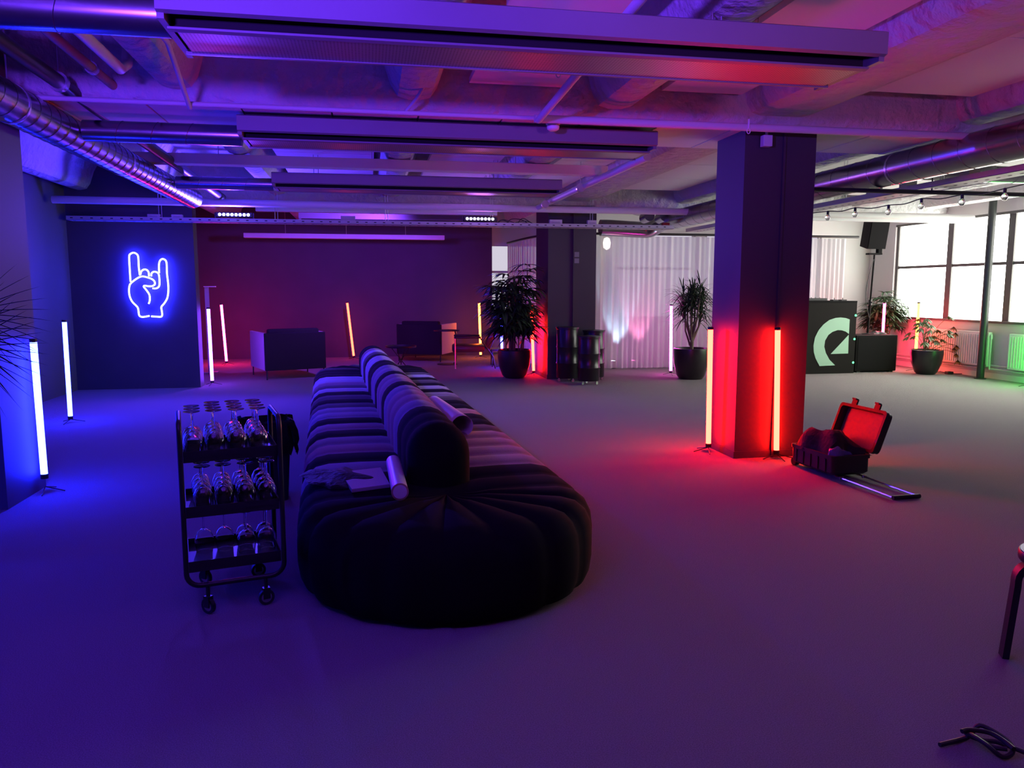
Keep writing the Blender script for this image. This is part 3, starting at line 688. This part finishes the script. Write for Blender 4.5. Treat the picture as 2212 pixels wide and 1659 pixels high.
# palm at the left edge, its pot outside the picture
rnd=random.Random(33); t=T('potted_palm',(-2.5,4.6,0),0,'dark palm fronds reaching in from the left edge before the pillar','plant')
pot([(.01,0),(.15,0),(.21,.1),(.25,.4),(.24,.42),(.01,.38)],POTB,t)
st=MB(); fo=MB()
for e in ((.56,.25,1.32),(.54,.05,1.22),(.5,.3,1.12),(.3,-.3,1.4),(-.4,.2,1.5),(-.3,-.3,1.3),(.15,.4,1.6)):
    e=Vector(e); pp=smoothpath([(0,0,.38),(e.x*.3,e.y*.3,.9),(e.x*.55,e.y*.55,e.z)],4); st.tube(pp,.008,6); q=pp[-1]
    d=Vector((e.x,e.y,0)).normalized()
    for l in range(15):
        a=(l-7)*.2; v=Vector((d.x*math.cos(a),d.y*math.cos(a),math.sin(a)*.8)); leafstrip(fo,q,v,.42,.032,.12)
st.build('stems',STEM,t); fo.build('foliage',mat('leaf_dark_palm',(.006,.012,.006),.9,0,.3,20,spec=.05),t)
# ================================================================ LOUNGE FURNITURE AT THE FAR WALL
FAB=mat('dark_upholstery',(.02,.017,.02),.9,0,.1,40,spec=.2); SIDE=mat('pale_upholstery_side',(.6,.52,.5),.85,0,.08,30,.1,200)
def boxchair(loc,rz,w,d,label):
    t=T('box_armchair',loc,rz,label,'armchair'); hw,hd=w/2,d/2; z0,z1=.15,.76
    MB().box((-hw,-hd,z0),(hw,-hd+.06,z1)).build('back_panel',FAB,t,False,.012)
    for s in (-1,1):
        m=MB(); m.box((s*hw-(.05 if s>0 else 0),-hd+.06,z0),(s*hw+(.05 if s<0 else 0),hd,z1)); m.build('side_panel',SIDE,t,False,.012)
    MB().box((-hw+.05,-hd+.06,z0),(hw-.05,hd,.3)).build('seat_base',FAB,t,False,.01)
    MB().box((-hw+.06,-hd+.22,.3),(hw-.06,hd,.44)).build('seat_cushion',FAB,t,True,.03)
    MB().box((-hw+.08,-hd+.07,.4),(hw-.08,-hd+.22,.82)).build('back_cushion',FAB,t,True,.03)
    for sx in (-1,1):
        for sy in (-1,1):
            m=MB(); m.tube([(sx*(hw-.03),sy*(hd-.04),.16),(sx*(hw-.03),sy*(hd-.04),0)],.012,8); m.build('leg',BLACKM,t)
# chair 1: front-left base corner (-1.65,12.84), right (-.72,13.2)
a1=math.atan2(.36,.93); u=Vector((math.cos(a1),math.sin(a1),0)); v=Vector((-u.y,u.x,0)); c1=Vector((-1.65,12.84,0))+u*.5+v*.5
boxchair(c1,a1,1.0,1.0,'boxy dark armchair on thin legs seen from behind, its left side glowing red')
a2=R(-25); u=Vector((math.cos(a2),math.sin(a2),0)); v=Vector((-u.y,u.x,0)); c2=Vector((1.42,15.45,0))-u*.48+v*.5
boxchair(c2,a2,.96,1.0,'boxy dark armchair in front of the far wall with a pink-lit side')
MB  # round tray table
t=T('tray_table',(.55,13.75,0),0,'low round dark table on crossed legs beyond the sofa','table')
MB().lathe([(.01,.44),(.27,.44),(.275,.47),(.265,.47),(.26,.452),(.01,.452)],32).build('tabletop',BLACKM,t)
for a in (0,90):
    for s in (-1,1):
        M=Matrix.Rotation(R(a+20),3,'Z'); MB().tube([M@Vector((.18*s,0,.44)),M@Vector((-.16*s,.03*s,0.005))],.008,6).build('leg',BLACKM,t)
t=T('side_table',(1.5,15.02,0),0,'slim table with a round floor disc and bent support before the pink-lit armchair','table')
MB().lathe([(.01,0),(.2,0),(.2,.012),(.01,.016)],32).build('base_disc',BLACKM,t)
MB().tube(smoothpath([(.12,0,.012),(.17,0,.1),(.17,0,.6),(.12,0,.655)],3),.014,8).build('support',BLACKM,t)
MB().lathe([(.01,.655),(.26,.655),(.26,.675),(.01,.675)],32).build('tabletop',BLACKM,t)
# leather lounge chair
LEA=mat('brown_black_leather',(.06,.03,.025),.38)
t=T('lounge_chair',(1.95,14.4,0),R(-6),'black leather lounge chair with arm pads and thin steel legs facing left','armchair')
MB().box((-.42,-.3,.3),(.2,.3,.43)).build('seat',LEA,t,True,.04)
M=Matrix.Translation((.22,0,.36))@Matrix.Rotation(R(22),4,'Y'); MB().box((-.06,-.3,0),(.07,.3,.62),M).build('backrest',LEA,t,True,.035)
for s in (-1,1):
    MB().box((-.38,s*.33-.04,.56),(.12,s*.33+.04,.6)).build('armrest',BLACKP,t,True,.015)
    MB().tube([(-.36,s*.33,.56),(-.36,s*.33,0)],.011,8).build('leg',CHROME if s<0 else BLACKM,t); MB().tube([(.1,s*.33,.57),(.34,s*.33,.22),(.38,s*.33,0)],.011,8).build('leg',BLACKM,t)
t=T('footstool',(2.42,14.55,0),R(-6),'small black stool with four thin legs beside the tall plant','stool')
MB().box((-.13,-.24,.30),(.13,.24,.335)).build('top',BLACKP,t,True,.008)
for sx in (-1,1):
    for sy in (-1,1): MB().tube([(sx*.11,sy*.22,.3),(sx*.11,sy*.22,0)],.009,6).build('leg',BLACKM,t)
# slim post with top plate
b=at(455,812,Z=0); p=at(446,620,Y=b.y+.6); t=T('sign_post',(p.x,p.y,0),0,'slim pale post with a flat plate on top behind the corner light tubes','post')
MB().box((-.035,-.01,.01),(.035,.01,p.z)).build('post',GREYM,t,False); MB().box((-.04,-.06,p.z),(.15,.06,p.z+.015)).build('top_plate',WHITEP,t,False); MB().box((-.12,-.1,0),(.12,.1,.012)).build('base_plate',GREYM,t,False)
# ================================================================ CURTAINS
def curtain(path,z0,z1,label,name='sheer_curtain',amp=.035,waves=9):
    pts=smoothpath([(x,y,0) for x,y in path],24); seg=[0]
    for a,b_ in zip(pts,pts[1:]): seg.append(seg[-1]+(b_-a).length)
    n=int(seg[-1]/.016); m=MB(); rows=8; rnd=random.Random(len(path)); ph=[rnd.uniform(0,6) for _ in range(6)]
    import bisect
    for i in range(n+1):
        s=seg[-1]*i/n; k=min(max(bisect.bisect_right(seg,s)-1,0),len(pts)-2); f=(s-seg[k])/max(1e-6,seg[k+1]-seg[k]); p=pts[k].lerp(pts[k+1],f); tt=(pts[k+1]-pts[k]).normalized(); nn=Vector((tt.y,-tt.x,0))
        for j in range(rows+1):
            g=j/rows; A=amp*(.6+.7*(1-g)); w_=.55+.45*math.sin(s*3.1+ph[3])*math.sin(s*1.3+ph[4]); off=A*w_*math.sin(2*PI*s*5.2+2.6*math.sin(s*1.9+ph[0])+(1-g)*.9*math.sin(s*2.3+ph[1]))+A*.5*math.sin(2*PI*s*9.7+1.5*math.sin(s*4+ph[2]))
            m.add(p+nn*off+Vector((0,0,z0+(z1-z0)*g)))
    for i in range(n):
        for j in range(rows):
            a=i*(rows+1)+j; m.face(a,a+1,a+rows+2,a+rows+1)
    o=m.build(name,CURT); return tag(o,label,'curtain','sheer white curtains')
curtain([(2.97,16.5),(3.02,15.4),(3.1,14.5),(3.28,13.85),(3.7,13.5)],.03,2.42,'sheer curtain section curving away behind the far column, lit pink')
curtain([(3.76,13.46),(5,13.4),(6.5,13.4),(7.6,13.4)],.03,2.41,'wide sheer white curtain between the two columns, lit from below')
curtain([(7.66,13.4),(8.4,13.4),(8.95,13.4)],.03,2.41,'sheer white curtain behind the booth with the emblem')
pipe(smoothpath([(2.97,16.5,2.45),(3.02,15.4,2.45),(3.1,14.5,2.45),(3.28,13.85,2.45),(3.75,13.46,2.45)],5)+[Vector((5,13.4,2.45)),Vector((9.2,13.4,2.45))],.022,BLACKM,'black curtain rail holding the sheer white curtains','curtain_rail')
# uplights on the floor behind the curtain
UPW=emat('uplight_white',(.7,.9,1),12); UPB=emat('uplight_mag',(1,.15,.45),12)
for x,mm,l,colr,pw in ((4.46,UPW,'small floor spotlight shining blue-white through the curtain, left of the pair',(.55,.8,1),90),(4.85,UPB,'small floor spotlight shining pink through the curtain, right of the pair',(1,.25,.5),70)):
    t=T('floor_spotlight',(x,13.68,0),0,l,'spotlight','floor spotlights behind the curtain')
    MB().lathe([(.06,0),(.07,.02),(.055,.08),(.05,.14)],18).build('spot_body',BLACKM,t); MB().lathe([(.045,.141),(.02,.148),(.005,.149)],18).build('lens',mm,t)
    L=bpy.data.lights.new('uplight','SPOT'); L.energy=pw; L.color=colr; L.spot_size=R(38); L.shadow_soft_size=.04; lo=bpy.data.objects.new('uplight',L); C.objects.link(lo); lo.location=(x,13.68,.17); lo.rotation_euler=(Vector((x,13.42,1.1))-lo.location).to_track_quat('-Z','Y').to_euler()
# warm wall lamp glowing behind curtain top left
t=T('wall_lamp',(4.42,14.05,2.33),0,'glowing pale wall lamp behind the top left end of the curtain','lamp')
MB().box((-.02,.05,-.06),(.02,.24,.06)).build('bracket',GREYM,t,False); MB().lathe([(.01,-.13),(.06,-.09),(.075,0),(.05,.08),(.01,.1)],18).build('shade',emat('lamp_glow',(1,1,.8),9),t)
# ================================================================ DJ BOOTH, SUBWOOFER, SPEAKER
EMB=mat('emblem_pale_green',(.40,.62,.47),.6)
t=T('dj_booth',(7.8,12.11,0),0,'black booth front with a large pale green cut circle emblem','booth'); o0=Vector((7.8,12.11,0))
top=at(1852,655,Y=12.11); xr=top.x-7.8; xl=7.2-7.8; zt_=top.z+.01
BOOTH=mat('black_board',(.011,.008,.008),.8,spec=.25)
MB().box((xl,0,.0),(xr,.03,zt_)).build('front_panel',BOOTH,t,False,.004)
MB().box((xr-.03,.03,0),(xr,.6,zt_)).box((xl,.03,0),(xl+.03,.6,zt_)).build('side_panel',BOOTH,t,False); MB().box((xl,.0,zt_),(xr,.62,zt_+.03)).build('worktop',MATTE,t,False)
def rp(x,y,k=0): 
    p=at(1720+x/4.496,560+y/4.496,Y=12.11)-o0; return (p.x,-.001-.006*k,p.z)
C1=[(517,585),(480,571),(430,565),(380,570),(320,590),(260,635),(215,690),(180,760),(165,840),(168,900),(185,960),(205,1000),(225,1037),(375,1030),(320,975),(285,910),(270,850),(278,790),(310,735),(350,705),(400,688),(440,690),(480,703),(510,727)]
m=MB(); m.prism(C1,lambda u,v,k:rp(u,v,k)); m.prism([(508,733),(333,920),(502,915)],lambda u,v,k:rp(u,v,k)); m.build('emblem',EMB,t,False)
GD=emat('indicator_green',(.15,1,.35),2.5)
for x,y in ((577,545),(565,775),(552,1003)):
    q=Vector(rp(x,y)); M=Matrix.Translation(q)@Matrix.Rotation(PI/2,4,'X'); MB().lathe([(.02,0),(.018,.006),(.004,.008)],14,M=M).build('indicator_light',GD,t)
p=at(1766,650,Y=12.3); t=T('dj_controller',(p.x-.03,12.38,zt_+.03),0,'dark flat control deck lying on the booth top','mixer')
MB().box((-.28,-.14,0),(.18,.14,.045)).build('deck_body',BLACKP,t,False,.008)
m=MB()
for i in range(5): m.tube([(-.2+.08*i,0,.045),(-.2+.08*i,0,.06)],.012,8)
m.build('knobs',GREYM,t)
for px,l in ((1802,'small dark knob box on the booth top, nearer the deck'),(1820,'small dark knob box on the booth top, nearer the right end')):
    p=at(px,650,Y=12.4); t=T('effects_pedal',(p.x,12.4,zt_+.03),0,l,'pedal'); MB().box((-.05,-.05,0),(.05,.05,.02)).build('pedal_body',BLACKP,t,False); MB().tube([(0,0,.02),(0,0,.05)],.007,8).build('knob',BLACKP,t)
t=T('subwoofer',(8.82,12.16,0),R(-2),'low black speaker box right of the booth, carrying the speaker pole','speaker')
MB().box((-.40,0,.02),(.40,.5,.66)).build('cabinet',mat('black_textured',(.008,.006,.007),.8,0,0,1,.2,200,spec=.2),t,False,.015); MB().box((-.36,-.006,.06),(.36,.0,.62)).build('grille',MATTE,t,False)
m=MB(); m.box((-.35,.02,0),(-.28,.48,.02)); m.box((.28,.02,0),(.35,.48,.02)); m.build('feet',BLACKP,t,False)
pb=at(1874,720,Y=12.45); pt=at(1883,548,Y=12.45)
t=T('speaker_stand',(pb.x,12.45,.66),0,'black pole rising from the low speaker box to the loudspeaker','speaker stand')
h=pt.z-.66
MB().tube([(0,0,0),(.02,0,.6)],.02,12).tube([(.02,0,.58),(.05,0,h)],.015,12).build('pole',MATTE,t); MB().lathe([(.1,0),(.1,.012),(.03,.02)],20).build('base_plate',BLACKM,t)
MB().tube([(.02,0,.52),(.02,0,.62)],.03,12).tube([(.02,-.02,.57),(.02,-.07,.57)],.012,8).build('clamp_knob',BLACKP,t)
MB().box((-.09,-.05,h-.02),(.17,.05,h+.01)).box((.10,-.04,h),(.17,.04,h+.11))  .build('mount_bracket',MATTE,t,False)
MB().tube(smoothpath([(.02,-.03,h-.1),(-.08,-.03,h-.5),(-.09,-.03,.6),(0,-.02,.3)]),.005,6).build('cable',BLACKP,t)
t=T('loudspeaker',(pt.x+.02,12.5,pt.z+.09),R(-5),'black loudspeaker tilted down on the pole near the windows','speaker')
M=Matrix.Rotation(R(12),4,'X')
m=MB(); m.prism([(-.17,-.16),(.17,-.16),(.13,.16),(-.13,.16)],lambda u,v,k:tuple(M@Vector((u,v,(0.02,.62)[k])))); m.build('cabinet',mat('speaker_black',(.007,.006,.007),.8,spec=.2),t,False)
MB().box((-.16,-.172,.04),(.16,-.161,.60),M).build('grille',MATTE,t,False)
wrinkle('cable_heap',9.0,12.42,.665,.26,.16,.05,BLACKP,seed=9); tag(bpy.data.objects['cable_heap'],'small dark heap of cables on top of the low speaker box','cable')
# radiators
RADM=mat('radiator_white',(.72,.73,.71),.45)
def radiator(y0,y1,label):
    t=T('radiator',(XR-.095,(y0+y1)/2,.2),0,label,'radiator'); h=(y1-y0)/2
    m=MB(); m.box((-.03,-h,0),(-.015,h,.55)); m.box((.02,-h,0),(.035,h,.55)); n=int(2*h/.05)
    for i in range(n): y=-h+.025+i*(2*h-.05)/(n-1); m.box((-.052,y-.013,.03),(-.03,y+.013,.52))
    m.build('panel',RADM,t,False); MB().box((-.03,-h,.55),(.035,h,.56)).box((-.035,-h-.004,0),(.035,-h,.56)).box((-.035,h,0),(.035,h+.004,.56)).build('side_covers',RADM,t,False)
    MB().tube([(0,-h-.03,.5),(0,-h-.03,.03),(0,-h-.03,-.05)],.01,8).lathe([(.018,.45),(.02,.5),(.014,.53)],12,(0,-h-.03,0)).build('valve',WHITEP,t)
    m=MB(); m.box((.035,-h*.6,.1),(.08,-h*.6+.03,.5)); m.box((.035,h*.6,.1),(.08,h*.6+.03,.5)); m.build('wall_bracket',WHITEP,t,False)
radiator(10.95,12.25,'white ribbed radiator under the window behind the trailing plant')
radiator(9.1,10.52,'white ribbed radiator right of the round post, tinted green')
# cable along the right wall
t=T('extension_cord',(9.75,11.0,0),0,'thin black cord with a plug block on the floor by the right wall','cable')
q=[at(*p,Z=.012)-Vector((9.75,11,0)) for p in [(2030,802),(2048,806),(2080,807),(2105,800)]]
MB().tube(smoothpath(q),.006,6).build('cord',BLACKP,t); p=at(2050,806,Z=.02)-Vector((9.75,11,0)); MB().box((p.x-.05,p.y-.05,0.0),(p.x+.05,p.y+.05,.05)).build('plug_block',BLACKP,t,False,.008)
# ================================================================ OPEN CASE
cx,cyy,ca=3.62,5.5,R(3)
t=T('equipment_case',(cx,cyy,0),ca,'open black hard case on the carpet with raised lid and pulled-out handle','case')
hw,hl=.165,.27; CASE=mat('case_black',(.02,.019,.02),.5,0,0,1,.1,90); LIN=mat('case_lining',(.14,.13,.13),.45,0,.1,15)
def shell(mb,z0,z1,hx,hy,th=.015,M=None,r=.03):
    f=lambda P:[M@Vector(p) for p in P] if M else P
    mb.rings([f(rrect(hx-.02,hy-.02,r,z0)),f(rrect(hx,hy,r,z0+.02)),f(rrect(hx,hy,r,z1-.03)),f(rrect(hx+.008,hy+.008,r,z1-.028)),f(rrect(hx+.008,hy+.008,r,z1)),f(rrect(hx-th,hy-th,r,z1)),f(rrect(hx-th,hy-th,r,z0+th))])
    return mb
b=MB(); shell(b,.03,.185,hw,hl); 
for i in range(5):
    y=-hl+.08+i*.095; b.box((-hw-.008,y,.05),(-hw,y+.02,.15))
b.build('case_base',CASE,t,True)
M=Matrix.Translation((hw+.01,0,.185))@Matrix.Rotation(R(-74),4,'Y')@Matrix.Translation((hw,0,0))@Matrix.Rotation(PI,4,'X')
M=Matrix.Translation((hw+.01,0,.19))@Matrix.Rotation(R(-70),4,'Y')@Matrix.Translation((hw+.01,0,0))
l=MB(); shell(l,-.085,0,hw,hl,M=M); lid=l.build('lid',CASE,t)
MB().box((-hw+.02,-hl+.02,-.068),(hw-.02,hl-.02,-.066),M).build('lid_lining',LIN,lid,False)
for y in (-.13,.14):
    m=MB(); m.box((hw+.005,y-.03,-.03),(hw+.055,y+.03,-.016),M); m.box((hw+.05,y-.022,-.03),(hw+.062,y+.022,.0),M); m.build('latch',BLACKP,lid,False)
for s in (-1,1): MB().tube([(s*.13-.02,hl-.01,.033),(s*.13+.02,hl-.01,.033)],.033,18).build('wheel',BLACKP,t)
h_=MB(); h_.tube([(-.10,.2,.022),(-.10,-.85,.014)],.009,8); h_.tube([(.10,.2,.022),(.10,-.85,.014)],.009,8); h_.box((-.118,-.3,.008),(-.082,-.29,.03)).box((.082,-.3,.008),(.118,-.29,.03)); hd=h_.build('pull_handle',CHROME,t)
g=MB(); g.tube([(-.11,-.86,.016),(.11,-.86,.016)],.015,10); g.build('handle_grip',BLACKP,hd)
o=wrinkle('folded_clothing',cx+.02,cyy+.05,.165,.36,.50,.2,mat('black_cloth',(.025,.02,.022),.9,0,0,1,.5,25),seed=12,rz=ca); tag(o,'heap of black cloth bulging out of the open hard case','clothing')
o=wrinkle('plastic_pouch',cx-.06,cyy-.2,.185,.17,.11,.06,mat('clear_violet_pouch',(.12,.11,.3),.2,0,0,1,.4,40),seed=3,rz=.2); tag(o,'small shiny violet pouch at the near end of the open case','pouch')
# ================================================================ STOOL, FLOOR CABLE
sc=Vector((2.64,2.41,0)); lp=at(2168,1418,Z=0)
t=T('round_stool',sc,0,'round stool with pale seat and bent black legs at the right edge','stool')
MB().lathe([(.01,.40),(.172,.40),(.175,.405),(.175,.432),(.172,.437),(.01,.437)],40).build('seat_rim',BLACKM,t); MB().lathe([(.168,.4375),(.168,.4395),(.01,.4395)],40,cap=True).build('seat_top',mat('pale_green_linoleum',(.5,.62,.55),.4),t)
la=math.atan2(lp.y-sc.y,lp.x-sc.x); lr=(lp-sc).length
for k in range(3):
    a=la+k*2*PI/3; M=Matrix.Rotation(a,4,'Z')
    pr_o=[(lr-.002,0),(lr-.03,.33)]; out=[]
    path=[(lr,0),(lr-.022,.30)]+[(lr-.022-.07+.07*math.cos(q),.322+.07*math.sin(q)) for q in [i*PI/2/6 for i in range(7)]]+[(.05,.392)]
    rs=[]
    for i,(x,z) in enumerate(path):
        x0,z0=path[max(i-1,0)]; x1,z1=path[min(i+1,len(path)-1)]; d=Vector((x1-x0,0,z1-z0)).normalized(); nn=Vector((-d.z,0,d.x)); hy=.025; th=.012
        c=Vector((x,0,z)); rs.append([M@(c+nn*th+Vector((0,hy,0))),M@(c+nn*th-Vector((0,hy,0))),M@(c-nn*th-Vector((0,hy,0))),M@(c-nn*th+Vector((0,hy,0)))])
    MB().rings(rs).build('leg',BLACKM,t)
t=T('power_cable',(1.9,2.0,0),0,'coiled flat black cable on the carpet at the bottom right corner','cable')
q=[at(*p,Z=.012)-Vector((1.9,2,0)) for p in [(2030,1607),(2055,1601),(2085,1593),(2098,1598),(2130,1622),(2165,1633),(2187,1627),(2180,1610),(2150,1592),(2115,1580),(2100,1582),(2105,1592),(2140,1618),(2175,1628)]]
for i,p in enumerate(q): p.z=.009+.012*(i%5)/2*(1 if i>2 else 0)
MB().tube(smoothpath(q),.0075,8).build('cable_coil',BLACKP,t)
q=[at(*p,Z=.02)-Vector((1.9,2,0)) for p in [(2082,1578),(2096,1590),(2125,1600),(2150,1602),(2180,1612),(2215,1626),(2250,1640)]]
MB().tube(smoothpath(q),.0075,8).build('cable_tail',BLACKP,t)
q=[at(*p,Z=.03)-Vector((1.9,2,0)) for p in [(2078,1580),(2090,1577),(2112,1578),(2140,1584),(2168,1600),(2190,1618)]]
MB().tube(smoothpath(q),.0075,8).build('cable_loop',BLACKP,t)
# ================================================================ LIGHTS
def area(loc,rot,sx,sy,col,e,name='wash_light'):
    L=bpy.data.lights.new(name,'AREA'); L.shape='RECTANGLE'; L.size=sx; L.size_y=sy; L.color=col; L.energy=e
    o=bpy.data.objects.new(name,L); C.objects.link(o); o.location=loc; o.rotation_euler=rot; return o
def aim(o,tgt):
    d=Vector(tgt)-o.location; o.rotation_euler=d.to_track_quat('-Z','Y').to_euler()
def spot(loc,tgt,col,e,size=110,soft=.12,name='bar_and_added_beam'):
    L=bpy.data.lights.new(name,'SPOT'); L.color=col; L.energy=e; L.spot_size=R(size); L.spot_blend=.6; L.shadow_soft_size=soft
    o=bpy.data.objects.new(name,L); C.objects.link(o); o.location=loc; aim(o,tgt); return o
spot((-1.87,11.55,2.35),(-2.6,3,2.0),(.07,.03,1),750,172,.06)
spot((1.7,11.7,2.52),(1,4,1.4),(.4,.12,1),90,150,.2)
spot((.2,12.25,2.52),(-2.0,16.6,1.6),(.2,.04,1),520,120,.1)  # added violet spot with no bar at this place, brightens the far wall
for x,y,z,col,e,l in ((-1.3,.9,2.1,(.15,.03,1),1700,'unseen light bar on a stand added for fill light, out of view at the left'),(2.3,.7,2.1,(.6,.14,.9),220,'unseen light bar on a stand added for fill light, out of view at the right')):  # unseen bars added to fill the ceiling and near room with violet light
    t=T('added_light_stand',(x,y,0),0,l,'stage light'); MB().box((-.3,-.05,z-.12),(.3,.05,z)).build('bar_housing',BLACKM,t,False,.01); MB().tube([(0,0,z-.12),(0,0,0)],.015,8).build('pole',BLACKM,t)
    spot((x,y,z+.05),(x+.2,y+1.1,z+.9),col,e,118,.15,'added_fill_beam')
ledtube((-3.7,4.3,0),(-3.7,4.3,1.1),KBLUE,'blue light tube beyond the left edge, behind the palm')
w=bpy.data.worlds.new('world'); bpy.context.scene.world=w; w.use_nodes=True; w.node_tree.nodes['Background'].inputs[0].default_value=(.5,.6,.8,1); w.node_tree.nodes['Background'].inputs[1].default_value=.3
sc_=bpy.context.scene; vs=sc_.view_settings; vs.view_transform='Standard'; vs.look='None'; vs.gamma=1; vs.exposure=0; vs.use_curve_mapping=False
sc_.cycles.use_denoising=True; sc_.cycles.max_bounces=12; sc_.cycles.transmission_bounces=12; sc_.cycles.caustics_refractive=False; sc_.cycles.caustics_reflective=False; sc_.cycles.sample_clamp_indirect=6; sc_.cycles.transparent_max_bounces=12

# each loose piece of these parts becomes a part of its own
import bmesh
def split_loose(o,name):
    bm=bmesh.new(); bm.from_mesh(o.data); seen=set(); groups=[]
    for v in bm.verts:
        if v.index in seen: continue
        st_=[v]; g=[]; seen.add(v.index)
        while st_:
            x=st_.pop(); g.append(x.index)
            for e in x.link_edges:
                y=e.other_vert(x)
                if y.index not in seen: seen.add(y.index); st_.append(y)
        groups.append(sorted(g))
    bm.free()
    if len(groups)<2: o.name=name; return
    me=o.data
    for g in groups:
        mp={v:i for i,v in enumerate(g)}; gs=set(g)
        fs=[[mp[i] for i in p.vertices] for p in me.polygons if p.vertices[0] in gs]
        n=bpy.data.meshes.new(name); n.from_pydata([tuple(me.vertices[i].co) for i in g],[],fs)
        for m in me.materials: n.materials.append(m)
        n.shade_smooth(); n.set_sharp_from_angle(angle=R(38))
        c=bpy.data.objects.new(name,n); C.objects.link(c); c.parent=o.parent; c.location=o.location; c.rotation_euler=o.rotation_euler
    bpy.data.objects.remove(o)
SPL={'hanger':'hanger','suspension_rods':'suspension_rod','hanger_rods':'hanger_rod','knobs':'knob','feet':'foot','wall_bracket':'wall_bracket','standoffs':'standoff','air_slot':'air_slot','bracket':'bracket','side_panel':'side_panel','cable_loops':'cable_loop'}
for o in [o for o in bpy.data.objects if o.type=='MESH' and o.parent and o.name.split('.')[0] in SPL]: split_loose(o,SPL[o.name.split('.')[0]])
